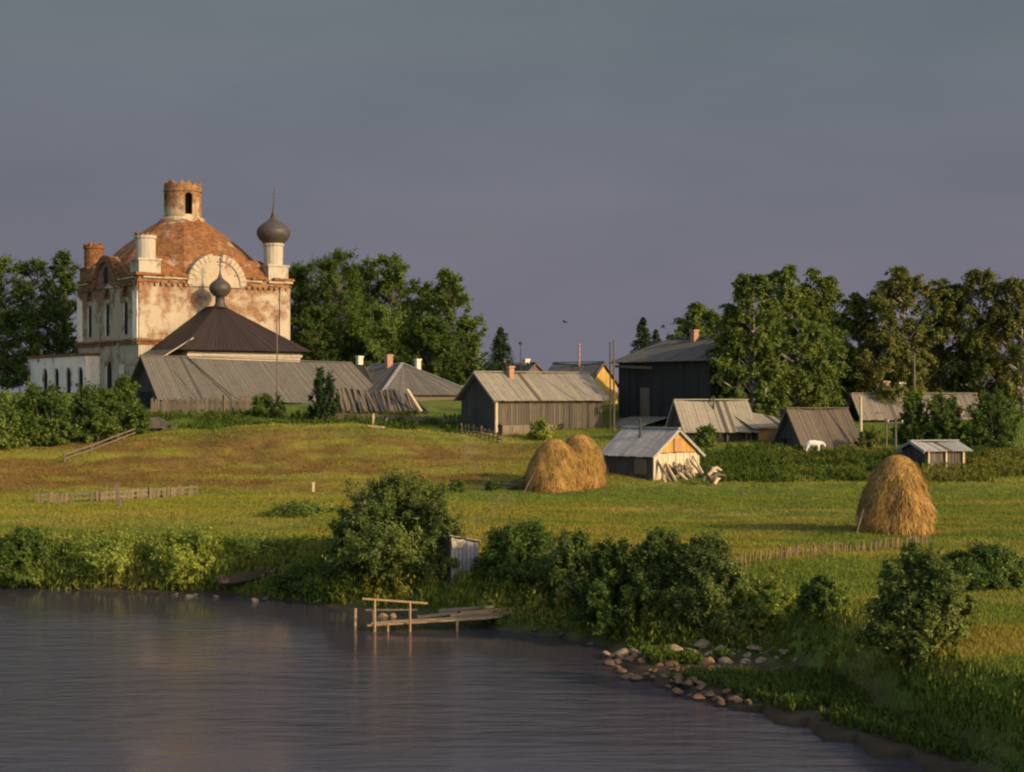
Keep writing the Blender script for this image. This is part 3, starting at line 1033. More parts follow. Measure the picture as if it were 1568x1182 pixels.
mb = MB(); mb.beam((0, 0, he + .1), (k, k * .95, hr + .1), .3, .06, 'pale_roof'); mb.beam((Wd, 0, he + .1), (k, k * .95, hr + .1), .3, .06, 'pale_roof'); mb.beam(r0, r1, .3, .2, 'pale_roof'); mb.build('hip_cap', hr_o)
chimney(hr_o, k - .6, k * .95 + 1.6, hr - .6, hr + .75, 'chim', .6)
chimney(hr_o, k - 1.0, k * .95 + 6.5, hr - 1, hr + .7, 'chim_pale', .5)
chimney(hr_o, k + 2.2, k * .95 + .8, hr - 1.9, hr + .35, 'chim_pale', .45)

# collapsed timber shed
p = W(520, 640, 137.5)
T = thing('collapsed_shed', 'collapsed timber shed with a sagging board roof beside the long barn', 'shed', (p.x, 137.5, g(p.x, 137.5)), R(12))
mb = MB()
for i in range(95):
    x = i * .078
    zt = 2.2 - .05 * x + .12 * math.sin(x * 1.7) + rnd.uniform(-.12, .12)
    if x > 6:
        zt -= (x - 6) * .75
    x2 = x + rnd.uniform(-.15, .45)
    mb.beam((x2, -.9 + rnd.uniform(-.25, .2), .1 + rnd.uniform(0, .3)), (x, 2.2 + rnd.uniform(-.2, .4), zt), .17, .05, 'timber' if rnd.random() < .6 else 'plank_dark_shade')
mb.build('roof', T)
mb = MB()
for i in range(9):
    mb.beam((i * .85, 2.2, -.6), (i * .85, 2.2, 1.9 - .1 * i), .18, .18, 'timber_dark')
mb.box(0, 6.8, 2.0, 2.1, -.5, 1.1, 'void'); mb.build('wall', T)
mb = MB(); a = (5.7, -.4, 2.15); b = (6.7, -1.6, .3); mb.beam(a, b, .3, .06, 'plank_pale'); o = mb.build('leaning_board', T)

# middle barn with pale roof
T, D, Wd, he, hr = gable_building('plank_barn', 'grey plank barn with a pale tan roof and dark left gable', 'barn', 760, 126, 30, 707, 922, 607, 570, 'x',
                                  'plank', 'tan_roof', side='plank_dark_shade', over=.5, ground=4.75, bw=.24)
chimney(T, 2.6, D / 2 - .5, hr - .6, hr + .35, 'chim', .42)
mb = MB(); mb.box(.25, 5.2, -.5, -.12, -1.2, .95, 'plank_pink'); mb.box(.1, 5.4, -.56, -.06, .96, 1.02, 'plank')
boards(mb, (.25, -.5), (5.2, -.5), -1.2, lambda q: .9, 'plank_pink', .3, .04); mb.build('lower_cladding', T)
mb = MB(); mb.box(5.35, 6.0, -.1, -.055, -.6, 1.0, 'void'); mb.build('door', T)
mb = MB(); mb.beam((-.08, -.12, -.6), (-.08, -.12, he - .1), .2, .2, 'plank_pale'); mb.build('corner_post', T)

# yellow gabled house behind
T, D, Wd, he, hr = gable_building('yellow_house', 'house with a bright yellow gable behind the pale roofed barn', 'house', 899, 142, 50, 828, 945, 588, 555, 'y',
                                  'yellow', 'slate_roof', side='timber', over=.3, ground=6.2)
pipe(T, Wd / 2 - .3, D * .45, hr - .4, hr + 1.5, .09, 'chim')


# dark two-storey log house
T, D, Wd, he, hr = gable_building('log_house', 'large dark two storey log house shaded by the birches', 'house', 1088, 127, 35, 948, 1200, 547, 514, 'y',
                                  'plank_dark', 'grey_roof', side='plank_dark', over=.6, ground=4.7, hip=2.5, bw=.4)
mb = MB(); mb.beam((-.7, D * .97, he - .55), (-.7, D * .55, he - .75), .1, .22, 'plank'); mb.build('loose_fascia', T)
mb = MB(); mb.box(-.16, -.08, D * .64, D * .74, .2, 3.9, 'timber'); mb.build('side_boarding', T)
window(T, 2.4, 3.4, .7, 1.0, 'y', -.06, 'timber')
window(T, D * .35, 1.6, .6, .9, 'x', -.06, 'timber')
chimney(T, Wd / 2 - 1.0, 2.0, hr - 1, hr + .55, 'chim', .5)
chimney(T, Wd / 2 - .4, D * .52, hr - 1, hr + .5, 'chim', .5)
mb = MB(); 
for xx in (0,): 
    mb.box(-2.6, -.1, D * .5, D * .8, .0, .5, 'timber')
roof_slope(mb, (-3.4, D * .86, .75), (-3.4, D * .42, .75), (-.1, D * .86, 1.5), (-.1, D * .42, 1.5), 'tan_roof', .3)
mb.build('porch', T)

# open shed right of the log house
T, D, Wd, he, hr = gable_building('open_shed', 'open fronted low shed with pale roof and orange end wall', 'shed', 1050, 120, 22, 1027, 1150, 650, 613, 'x',
                                  'timber_dark', 'tan_roof', side='plank_dark_shade', gable='plank_orange', over=.4, ground=3.9, open_front=True)
mb = MB()
roof_slope(mb, (Wd - .2, -.65, he - .35), (Wd + 2.6, -.65, he - .15), (Wd - 2.0, D * .5, hr - .5), (Wd + 2.7, D * .5, he + .5), 'tan_roof', .3)
boards(mb, (Wd + .45, -.3), (Wd + 2.3, -.3), -1.2, lambda q: he - .3, 'plank_orange', .22)
boards(mb, (Wd + .45, 2.4), (Wd + .45, -.3), -1.2, lambda q: he - .3, 'plank_dark_shade', .22)
mb.build('end_bay', T)
for i in range(4):
    mb = MB(); mb.beam((.2 + i * Wd / 3.4, -.05, -1), (.2 + i * Wd / 3.4, -.05, he - .1), .14, .14, 'timber_dark'); mb.build('post', T)
pipe(T, Wd * .5, D * .32, hr - 1.0, hr + .15, .06)

# dark shed
T, D, Wd, he, hr = gable_building('dark_shed', 'small dark log shed with a brown roof in tall weeds', 'shed', 1231, 118, 30, 1190, 1312, 676, 626, 'x',
                                  'plank_orange', 'brown_roof', side='plank_dark_shade', over=.45, ground=3.7)
mb = MB(); mb.box(-.2, -.09, D * .62, D * .8, he - .4, he + .2, 'void'); mb.build('hatch', T)

# bath house
T, D, Wd, he, hr = gable_building('bath_house', 'small bath house with a golden boarded gable and grey roof', 'bathhouse', 1000, 104, 45, 925, 1070, 695, 657, 'y',
                                  'wash', 'pale_roof', gable='plank_gold', side='plank_dark_shade', over=.3, bw=.2, sag=.04, rb=.45)
pipe(T, Wd / 2 - .9, D * .55, hr - 1.0, hr + .5, .08)
mb = MB(); mb.box(-.1, -.055, .5, 1.5, .4, he - .3, 'timber'); mb.build('door', T)
mb = MB(); mb.box(Wd * .42, Wd * .6, -.17, -.1, he + .1, hr - .6, 'plank_orange'); mb.build('loft_hatch', T)
bm_mat = Matrix.Translation(T.location) @ Matrix.Rotation(R(45), 4, 'Z')

# right-hand long building under the birches
T, D, Wd, he, hr = gable_building('long_cottage', 'long cottage with pinkish grey roof half hidden under the right birches', 'house', 1322, 133, 14, 1300, 1500, 632, 603, 'x',
                                  'plank_dark', 'worn_roof', side='plank_dark', over=.5, ground=5.2)
chimney(T, 2.6, D / 2, hr - .5, hr + .9, 'chim', .5)
chimney(T, 4.2, D / 2 + .3, hr - .5, hr + .8, 'chim_pale', .5)
window(T, 1.5, .9, .6, .8, 'y', -.06, 'timber')
window(T, 3.6, .9, .6, .8, 'y', -.06, 'timber')

T, D, Wd, he, hr = gable_building('little_shed', 'little plank shed with flat grey roof behind the right haystack', 'shed', 1417, 108, 20, 1382, 1478, 688, 676, 'x',
                                  'plank', 'pale_roof', side='plank_dark_shade', over=.35)
for i in range(3):
    mb = MB(); mb.beam((.15 + i * Wd / 2.3, -.16, -.6), (.15 + i * Wd / 2.3, -.16, he - .05), .12, .1, 'plank_pale'); mb.build('post', T)

# far houses between the trees
T, D, Wd, he, hr = gable_building('far_cottage', 'far brown roofed cottage behind the lone spruce', 'house', 800, 185, 35, 735, 838, 575, 556, 'y', 'timber', 'brown_roof', side='plank_dark_shade', ground=8.2, over=.3)
chimney(T, Wd / 2, D * .2, hr - .4, hr + .35, 'chim_pale', .6)
chimney(T, Wd / 2, D * .7, hr - .4, hr + .45, 'chim_pale', .6)
T, D, Wd, he, hr = gable_building('far_barn', 'far grey barn roof left of the spruce', 'barn', 700, 205, 35, 660, 770, 580, 560, 'x', 'timber', 'slate_roof', ground=8.2, over=.3)


# ------------------------------------------------------------------ fences, poles, posts
def pale_fence(name, label, pts, h, mat, bw=.14, gapw=.02, lean=.05, group=None, posts=2.2, rails=True, prob=1.0, pw=.12, ph=1.12):
    p0 = pts[0]
    T = thing(name, label, 'fence', (p0[0], p0[1], g(*p0)))
    base = T.location
    mb = MB(); rl = MB(); cnt = 0
    for (a, b) in zip(pts[:-1], pts[1:]):
        L = math.hypot(b[0] - a[0], b[1] - a[1]); n = int(L / bw); d = ((b[0] - a[0]) / L, (b[1] - a[1]) / L)
        prev = None
        for i in range(n):
            if rnd.random() > prob:
                continue
            t0 = L * i / n; x, y = a[0] + d[0] * t0, a[1] + d[1] * t0; z = g(x, y)
            hh = h * rnd.uniform(.8, 1.1); lx = rnd.uniform(-lean, lean)
            mb.beam(Vector((x, y, z - .2)) - base, Vector((x + lx, y + rnd.uniform(-lean, lean) * .5, z + hh)) - base, bw - gapw, .03, mat, (d[1], -d[0], 0))
        m = max(1, int(L / posts))
        for i in range(m + 1):
            t0 = L * i / m; x, y = a[0] + d[0] * t0 + .06, a[1] + d[1] * t0 + .07; z = g(x, y)
            po = MB(); po.beam(Vector((x, y, z - .4)) - base, Vector((x + rnd.uniform(-.06, .06), y, z + h * ph)) - base, pw, pw, 'timber'); po.build('post', T)
            if prev is not None and rails:
                for q in (.35, .8):
                    rl.beam(Vector((prev[0], prev[1] - .02, prev[2] + h * q)) - base, Vector((x, y - .02, z + h * q)) - base, .04, .09, 'timber', (0, 0, 1))
            prev = (x, y, z)
    mb.build('palings', T)
    if rails and rl.v:
        rl.build('rail', T)
    return T


pale_fence('board_fence', 'sun lit board fence in front of the long grey barn', [(xat(232, 137), 137), (xat(340, 138.5), 138.5), (xat(420, 141), 141)], 1.3, 'plank', .2)
pale_fence('low_board_fence', 'low dark fence below the collapsed shed', [(xat(470, 135), 135), (xat(610, 134), 134), (xat(705, 132), 132)], .55, 'timber', .22, prob=.8)
pale_fence('sagging_fence', 'grey sagging picket fence at the foot of the left hill', [(xat(60, 92), 92), (xat(150, 93), 93), (xat(225, 95.5), 95.5), (xat(300, 97), 97)], .62, 'fence_grey', .2, .03, .1, prob=.9, pw=.09, ph=1.0)
pale_fence('stick_fence', 'thin brown stick fence below the right haystack', [(xat(1120, 58), 58), (xat(1200, 59.5), 59.5), (xat(1300, 62), 62), (xat(1420, 64.5), 64.5)], .42, 'fence_brown', .09, .045, .09, rails=False, prob=.6, pw=.06, ph=.95)
pale_fence('rail_fence', 'short grey fence beside the dark gable of the plank barn', [(xat(706, 126), 126), (xat(768, 121.5), 121.5)], .8, 'timber', .5, .36, .05)

# sloping pole fence on the left slope
pts = [(98, 708), (140, 694), (180, 678), (215, 664), (243, 655)]
P3 = [hit(*q) for q in pts]
T = thing('pole_fence', 'long pole fence climbing the left slope below the dark bushes', 'fence', P3[0])
for q in (.25, .55):
    mb = MB()
    for a, b in zip(P3[:-1], P3[1:]):
        mb.beam(a - P3[0] + Vector((0, 0, q)), b - P3[0] + Vector((0, 0, q)), .09, .09, 'timber')
    mb.build('rail', T)
for a in P3:
    mb = MB(); mb.beam(a - P3[0] + Vector((0, .1, -.3)), a - P3[0] + Vector((.03, .1, .7)), .1, .1, 'timber'); mb.build('post', T)

# root cellar hut at the top of the slope
p = hit(225, 662)
T = thing('root_cellar', 'tumbledown root cellar with a low plank roof on the left slope', 'cellar', p, R(20))
mb = MB(); mb.box(-1.6, .9, .0, 2.2, -.8, .65, 'plank_dark_shade'); mb.build('wall', T)
mb = MB(); roof_slope(mb, (-2.2, -.35, .55), (2.4, -.35, .3), (-1.8, 1.6, 1.25), (1.2, 1.6, 1.05), 'plank', .25, .05, .3); mb.build('roof', T)
mb = MB(); mb.beam((-.9, -.5, -.3), (-.9, -.5, 1.1), .1, .1, 'plank_pale'); mb.build('post', T)


def stake(px, py, h, w_, mat, label, name='post', cat='post', lean=(0, 0)):
    p = hit(px, py)
    mb = MB(); mb.beam((0, 0, -.3), (lean[0], lean[1], h), w_, w_, mat)
    mb.box(lean[0] - w_ * .55, lean[0] + w_ * .55, lean[1] - w_ * .55, lean[1] + w_ * .55, h - .01, h + .03, mat)
    o = mb.build(name, None); o.location = p
    return tag(o, label, cat)


stake(480, 753, .55, .14, 'plank_pale', 'short pale post standing alone in the left meadow', 'marker_post')
stake(1138, 762, .8, .08, 'plank', 'thin grey stake standing in the field right of the bath house', 'stake', 'stake')
stake(185, 777, 1.25, .2, 'timber', 'thick old gate post at the sagging fence', 'gate_post', 'post', (-.25, 0))
stake(572, 652, .95, .16, 'plank_pale', 'pale stub post beside the plank on the crest', 'stub_post')
stake(592, 652, .6, .16, 'plank_pink', 'lower stub post right of the plank on the crest', 'stub_post')
mb = MB(); mb.beam((-.55, 0, .12), (.55, -.25, .04), .3, .12, 'plank_pale'); o = mb.build('plank', None); o.location = hit(577, 655); tag(o, 'single pale plank lying on the crest of the meadow', 'plank')


def pole(px, ytop, Y, r, mat, label, name='utility_pole', arm=False, head=None):
    x = xat(px, Y); z0 = g(x, Y); h = zat(ytop, Y) - z0
    T = thing(name, label, 'pole', (x, Y, z0))
    mb = MB(); mb.tube([(0, 0, -.6), (.02, 0, h * .5), (0, 0, h)], [r, r * .85, r * .7], mat, 8); mb.build('shaft', T)
    if arm:
        mb = MB(); mb.beam((-.6, 0, h - .35), (.6, 0, h - .35), .08, .1, mat)
        for q in (-.5, .5):
            mb.lathe([(.04, h - .3), (.04, h - .14)], 6, 'concrete', (q, 0))
        mb.build('crossarm', T)
    if head:
        mb = MB(); mb.lathe([(.08, h - .05), (.22, h + .05), (.2, h + .22), (.05, h + .3)], 12, head, (0, 0)); mb.build('lamp_head', T)
    return T


pole(424, 482, 136, .07, 'timber', 'thin bare pole in front of the long barn')
pole(940, 520, 127, .085, 'plank', 'tall weathered pole between plank barn and log house')
pole(934, 523, 129, .065, 'timber_dark', 'dark pole standing just behind the weathered pole', 'utility_pole')
pole(797, 527, 178, .07, 'iron', 'thin street lamp pole right of the lone spruce', 'street_lamp', head='iron')
pole(1318, 607, 119.5, .13, 'plank_pale', 'pale leaning pole at the right end of the dark shed')
pole(1371, 640, 117, .1, 'plank', 'grey pole with crossarm left of the little shed', arm=True)
pole(1357, 640, 119, .08, 'timber', 'thin dark pole beside the crossarm pole')
pole(1400, 540, 128, .1, 'timber', 'tall brown pole in front of the right birches')

# ------------------------------------------------------------------ haystacks
HAYR = np.random.default_rng(5)


def haystack(px, pyb, pyt, wpx, label, peak=.0, seed=1, sx=1.0, flat=0.55):
    p = hit(px, pyb)
    Y = p.y; rad = wpx / 2 / F * Y; h = (pyb - pyt) / F * Y
    Y2 = Y + rad * .9
    x = xat(px, Y2); z0 = g(x, Y2)
    h = zat(pyt, Y2) - z0; rad = wpx / 2 / F * Y2
    n, mrow = 56, 34
    rg = np.random.default_rng(seed)
    ph = rg.uniform(0, 6.28, 6)
    vs = []; fs = []
    prof = lambda t: (1 - t ** 2.2) ** flat * (1 - .10 * math.exp(-((t) / .12) ** 2))

    def rr(a, t):
        lump = 1 + .05 * math.sin(3 * a + ph[0] + 4 * t) + .03 * math.sin(7 * a + ph[1] - 6 * t) + .02 * math.sin(13 * a + ph[2] + 11 * t) + .03 * math.sin(19 * t + 2 * a + ph[3]) * (1 - t) + .11 * (float(vnoise(a * 1.6 + seed * 9, t * 5, seed)) - .5) + .07 * (float(vnoise(a * 4 + seed * 5, t * 11, seed + 1)) - .5)
        return rad * prof(t) * lump
    for i in range(mrow):
        t = i / (mrow - 1) * .995
        for k in range(n):
            a = 2 * math.pi * k / n
            r = rr(a, t) + rg.uniform(-.03, .03)
            vs.append((r * math.cos(a) + peak * t * t * rad, r * math.sin(a), -.15 + t * (h + .15)))
    for i in range(mrow - 1):
        for k in range(n):
            fs.append((i * n + k, i * n + (k + 1) % n, (i + 1) * n + (k + 1) % n, (i + 1) * n + k))
    fs.append(tuple(range((mrow - 1) * n, mrow * n)))
    # loose straws hanging down the sides
    ns = 9000
    tt = rg.uniform(0, 1, ns) ** .9 * .97; aa = rg.uniform(0, 2 * math.pi, ns)
    for t, a in zip(tt, aa):
        r = rr(a, t) + .02
        c = Vector((r * math.cos(a) + peak * t * t * rad, r * math.sin(a), -.15 + t * (h + .15)))
        out = Vector((math.cos(a), math.sin(a), .4 * t)).normalized(); tan = Vector((-math.sin(a), math.cos(a), 0))
        dn = (Vector((0, 0, -1)) + out * rg.uniform(.1, .95) + tan * rg.normal() * .5).normalized()
        L = rg.uniform(.12, .5); w2 = tan * rg.uniform(.008, .024)
        k = len(vs)
        vs += [tuple(c - w2), tuple(c + w2), tuple(c + dn * L + out * .02)]
        fs.append((k, k + 1, k + 2))
    for q in range(1500):       # wisps lying round the foot
        a = rg.uniform(0, 2 * math.pi); r = rad * (1 + abs(rg.normal()) * .16)
        c = Vector((r * math.cos(a), r * math.sin(a), 0)); c.z = g(x + c.x, Y2 + c.y) - z0 + rg.uniform(.01, .1)
        b2 = rg.uniform(0, 6.28); d2 = Vector((math.cos(b2), math.sin(b2), rg.uniform(-.1, .5))) * rg.uniform(.1, .3); w2 = Vector((-math.sin(b2), math.cos(b2), 0)) * .014
        k = len(vs); vs += [tuple(c - w2), tuple(c + w2), tuple(c + d2)]; fs.append((k, k + 1, k + 2))
    mb = MB(); mb.add(vs, fs, 'hay')
    o = mb.build('haystack', None, fix=False); o.location = (x, Y2, z0)
    return tag(o, label, 'haystack')


haystack(848, 755, 671, 92, 'smaller front haystack overlapping the taller one by the bath house', .06, 3, flat=.62)
haystack(889, 750, 664, 76, 'taller rear haystack of the touching pair left of bath house', -.05, 4, flat=.5)
haystack(1372, 822, 696, 112, 'big round topped haystack standing alone at the right of the field', .05, 6, flat=.5)


def lean_pole(px, pyb, d, label):
    p = hit(px, pyb); mb = MB(); mb.tube([(0, 0, -.1), (d[0] * .5, d[1] * .5, d[2] * .5), d], [.045, .04, .025], 'plank', 6)
    o = mb.build('leaning_pole', None); o.location = p; return tag(o, label, 'pole')


lean_pole(800, 757, (.75, .9, 1.3), 'thin grey pole leaning on the left side of the paired haystacks')
lean_pole(1310, 820, (.5, .7, 1.1), 'thin grey pole leaning on the left side of the big haystack')
# timber scrap heap left of the paired haystacks
p = hit(790, 752); T = thing('scrap_heap', 'small heap of grey boards left of the paired haystacks', 'wood pile', p, R(10))
mb = MB()
for i in range(9):
    mb.beam((rnd.uniform(-1, .2), rnd.uniform(0, 1), .1 + i * .05), (rnd.uniform(.1, 1), rnd.uniform(0, 1.2), .12 + i * .08), .16, .05, 'plank' if i % 2 else 'timber_dark')
mb.build('boards', T)

# firewood and poles leaning on the bath house front
bx = bm_mat
for k in range(11):
    u = .15 + k * .36 + rnd.uniform(-.12, .12)
    q0 = bx @ Vector((u + rnd.uniform(-.3, .3), -.8 - .5 * rnd.random(), 0)); q1 = bx @ Vector((u + rnd.uniform(-.2, .3), -.12, rnd.uniform(1.0, 1.6)))
    q0.z = g(q0.x, q0.y) - .05
    mb = MB(); r0 = rnd.uniform(.06, .12)
    mb.tube([(0, 0, 0), (q1 - q0) * .5, q1 - q0], [r0, r0 * .9, r0 * .8], 'plank_pale' if k % 3 else 'plank_pink', 7)
    o = mb.build('leaning_log', None); o.location = q0
    tag(o, 'short log leaning upright on the front wall of the bath house', 'log', 'logs leaning on the bath house front')
for k in range(16):
    i, j = k % 6, k // 6
    c = bx @ Vector((1.4 + i * .3 + .14 * (j % 2), -.45, .2 + j * .26)); zz = g(c.x, c.y) + .14 + j * .25
    mb = MB(); ln = rnd.uniform(.3, .42)
    mb.tube([(0, -ln, 0), (0, ln, 0)], .13, 'plank_pink' if k % 2 else 'timber', 9)
    o = mb.build('firewood_log', None); o.location = (c.x, c.y, zz); o.rotation_euler = (0, 0, R(45) + rnd.uniform(-.2, .2))
    tag(o, 'cut firewood log stacked against the bath house front', 'log', 'firewood stacked at the bath house')
# bleached stump heap right of it
p = hit(1092, 744)
T = thing('stump_heap', 'heap of bleached roots and boards right of the bath house', 'wood pile', p, R(20))
for k in range(10):
    mb = MB(); a = Vector((rnd.uniform(-.8, .5), rnd.uniform(-.3, .5), .1 + .1 * k)); b = a + Vector((rnd.uniform(-.2, 1.2), rnd.uniform(-.3, .3), rnd.uniform(-.2, .5)))
    mb.tube([a, a.lerp(b, .5) + Vector((0, 0, .15)), b], [.12, .11, .06], 'plank' if k % 3 else 'plank_pale', 7); mb.build('root', T)

# ------------------------------------------------------------------ white cow
def cow():
    p = hit(1246, 716)
    Y = 116.0; x = xat(1246, Y); z0 = g(x, Y) - .02
    J = {'hip': (-.62, 0, 1.22), 'mid': (-.1, 0, 1.18), 'wither': (.45, 0, 1.26), 'neck': (.8, -.02, 1.3), 'poll': (1.02, -.03, 1.28), 'nose': (1.2, -.05, .92), 'muz': (1.24, -.05, .82)}
    rad = {'hip': .3, 'mid': .36, 'wither': .3, 'neck': .17, 'poll': .13, 'nose': .085, 'muz': .07}
    V = []; E = []; Rr = []; ix = {}

    def ad(n, p_, r_, par=None):
        ix[n] = len(V); V.append(p_); Rr.append(r_)
        if par:
            E.append((ix[par], ix[n]))
    ad('mid', J['mid'], rad['mid']); ad('hip', J['hip'], rad['hip'], 'mid'); ad('wither', J['wither'], rad['wither'], 'mid')
    ad('neck', J['neck'], rad['neck'], 'wither'); ad('poll', J['poll'], rad['poll'], 'neck'); ad('nose', J['nose'], rad['nose'], 'poll'); ad('muz', J['muz'], rad['muz'], 'nose')
    for s_ in (-1, 1):
        q = .17 * s_
        ad('st%d' % s_, (-.6, q, .85), .15, 'hip'); ad('hk%d' % s_, (-.76 + .04 * s_, q, .5), .075, 'st%d' % s_); ad('hf%d' % s_, (-.7 + .04 * s_, q, .12), .06, 'hk%d' % s_); ad('hh%d' % s_, (-.66 + .04 * s_, q, .0), .07, 'hf%d' % s_)
        ad('sh%d' % s_, (.48, q, .85), .13, 'wither'); ad('kn%d' % s_, (.5 - .06 * s_, q, .48), .07, 'sh%d' % s_); ad('ff%d' % s_, (.5 - .08 * s_, q, .12), .055, 'kn%d' % s_); ad('fh%d' % s_, (.53 - .08 * s_, q, .0), .065, 'ff%d' % s_)
        ad('ear%d' % s_, (1.0, .22 * s_ - .03, 1.3), .035, 'poll')
    ad('t1', (-.95, 0, 1.15), .045, 'hip'); ad('t2', (-1.02, 0, .7), .03, 't1'); ad('t3', (-1.02, 0, .48), .05, 't2')
    me = bpy.data.meshes.new('cow'); me.from_pydata(V, E, [])
    o = bpy.data.objects.new('cow', me); COL.objects.link(o)
    md = o.modifiers.new('s', 'SKIN'); sv = me.skin_vertices[0].data
    for i, r_ in enumerate(Rr):
        sv[i].radius = (r_, r_)
    sv[0].use_root = True
    o.modifiers.new('u', 'SUBSURF').levels = 2
    bpy.context.view_layer.update()
    dg = bpy.context.evaluated_depsgraph_get()
    m2 = bpy.data.meshes.new_from_object(o.evaluated_get(dg)); o.modifiers.clear(); o.data = m2
    m2.materials.clear(); m2.materials.append(M['cow'])
    m2.polygons.foreach_set('use_smooth', [True] * len(m2.polygons))
    o.location = (x, Y, z0); o.rotation_euler = (0, 0, R(-8)); o.scale = (.66, .66, .66)
    tag(o, 'white cow standing in the tall weeds before the dark shed', 'cow')
    return o


cow()

# bird
p = W(865, 493, 110)
mb = MB()
mb.lathe([(.005, -.14), (.04, -.08), (.055, 0), (.03, .09), (.008, .14)], 8, 'feather', (0, 0))
mb.add([(0, -.04, .05), (.16, .05, .06), (.24, .03, -.02), (.14, .0, -.05), (0, -.03, -.05)], [(0, 1, 2, 3, 4)], 'feather')
mb.add([(0, -.04, .05), (-.14, .07, .06), (-.2, .1, -.02), (-.12, .04, -.05), (0, -.03, -.05)], [(4, 3, 2, 1, 0)], 'feather')
o = mb.build('bird', None, fix=False); o.location = p; o.rotation_euler = (R(70), R(20), R(30)); tag(o, 'small dark bird flying in the grey sky above the village', 'bird')

# ------------------------------------------------------------------ plants
def place_leaves(name, P, N, L, mat, rng, parent=None, asp=.55):
    return quads_obj(name, leaf_quads(P, N, L, rng, asp), [mat], parent)


def crown(rng, H, Rd, zb, prof, ncl, nl, rc, squash=.8, lobes=.3, inner=.25, up=1.0):
    ph = rng.uniform(0, 6.28, 4)
    t = rng.uniform(0, 1, ncl); a = rng.uniform(0, 2 * math.pi, ncl)
    rad = prof(t) * Rd * (1 + lobes * (np.sin(2 * a + ph[0] + 3 * t) * .5 + np.sin(3 * a + ph[1] - 7 * t) * .5))
    u = np.sqrt(rng.uniform(inner, 1, ncl))
    r = rad * u * .85
    C = np.stack([r * np.cos(a), r * np.sin(a), zb + t * (H - zb)], 1)
    cr = rc * rng.uniform(.55, 1.25, ncl) * (.65 + .35 * prof(t))
    k = rng.integers(0, ncl, nl)
    d = unit(rng.normal(size=(nl, 3)))
    q = rng.uniform(.35, 1, nl) ** .5
    off = d * (cr[k] * q)[:, None]; off[:, 2] *= squash
    P = C[k] + off
    P[:, 2] = np.maximum(P[:, 2], .05)
    outw = P - np.array([0, 0, zb + (H - zb) * .45]); outw = unit(outw)
    N = d * .75 + outw * .45 + rng.normal(size=(nl, 3)) * .38 + np.array([0, 0, .22])
    # shoots standing out of the clumps break the outline
    per = 14
    nsh = int(nl * .22 / per)
    ks = rng.integers(0, ncl, nsh)
    o0 = C[ks] - np.array([0, 0, zb + (H - zb) * .3]); o0 = unit(o0)
    sd_ = unit(o0 * .8 + rng.normal(size=(nsh, 3)) * .45 + np.array([0, 0, .55 * up]))
    Ls = cr[ks] * rng.uniform(.9, 2.0, nsh)
    tq = rng.uniform(.25, 1, (nsh, per))
    PS = C[ks][:, None, :] + sd_[:, None, :] * (Ls[:, None] * tq)[:, :, None] + rng.normal(size=(nsh, per, 3)) * (.05 * rc + .1 * cr[ks][:, None, None] * (1.1 - tq[:, :, None]))
    if up < 0:
        PS[:, :, 2] -= .35 * (Ls[:, None] * tq ** 2)
    NS_ = np.repeat(sd_[:, None, :], per, 1) * .5 + rng.normal(size=(nsh, per, 3)) * .6 + np.array([0, 0, .3])
    P = np.concatenate([P, PS.reshape(-1, 3)]); N = np.concatenate([N, NS_.reshape(-1, 3)])
    P[:, 2] = np.maximum(P[:, 2], .05)
    return P, N, C


P_TREE = lambda t: (.80 + .20 * np.clip(t / .35, 0, 1)) * np.clip((1.03 - t) / .5, 0, 1) ** .5
P_OVAL = lambda t: (.74 + .26 * np.clip(t / .3, 0, 1)) * np.clip((1.03 - t) / .62, 0, 1) ** .58
P_DOME = lambda t: np.sqrt(np.clip(1.02 - t ** 2.2, 0, 1)) * (.82 + .18 * np.clip(t / .2, 0, 1)) + .04
SEED = [100]


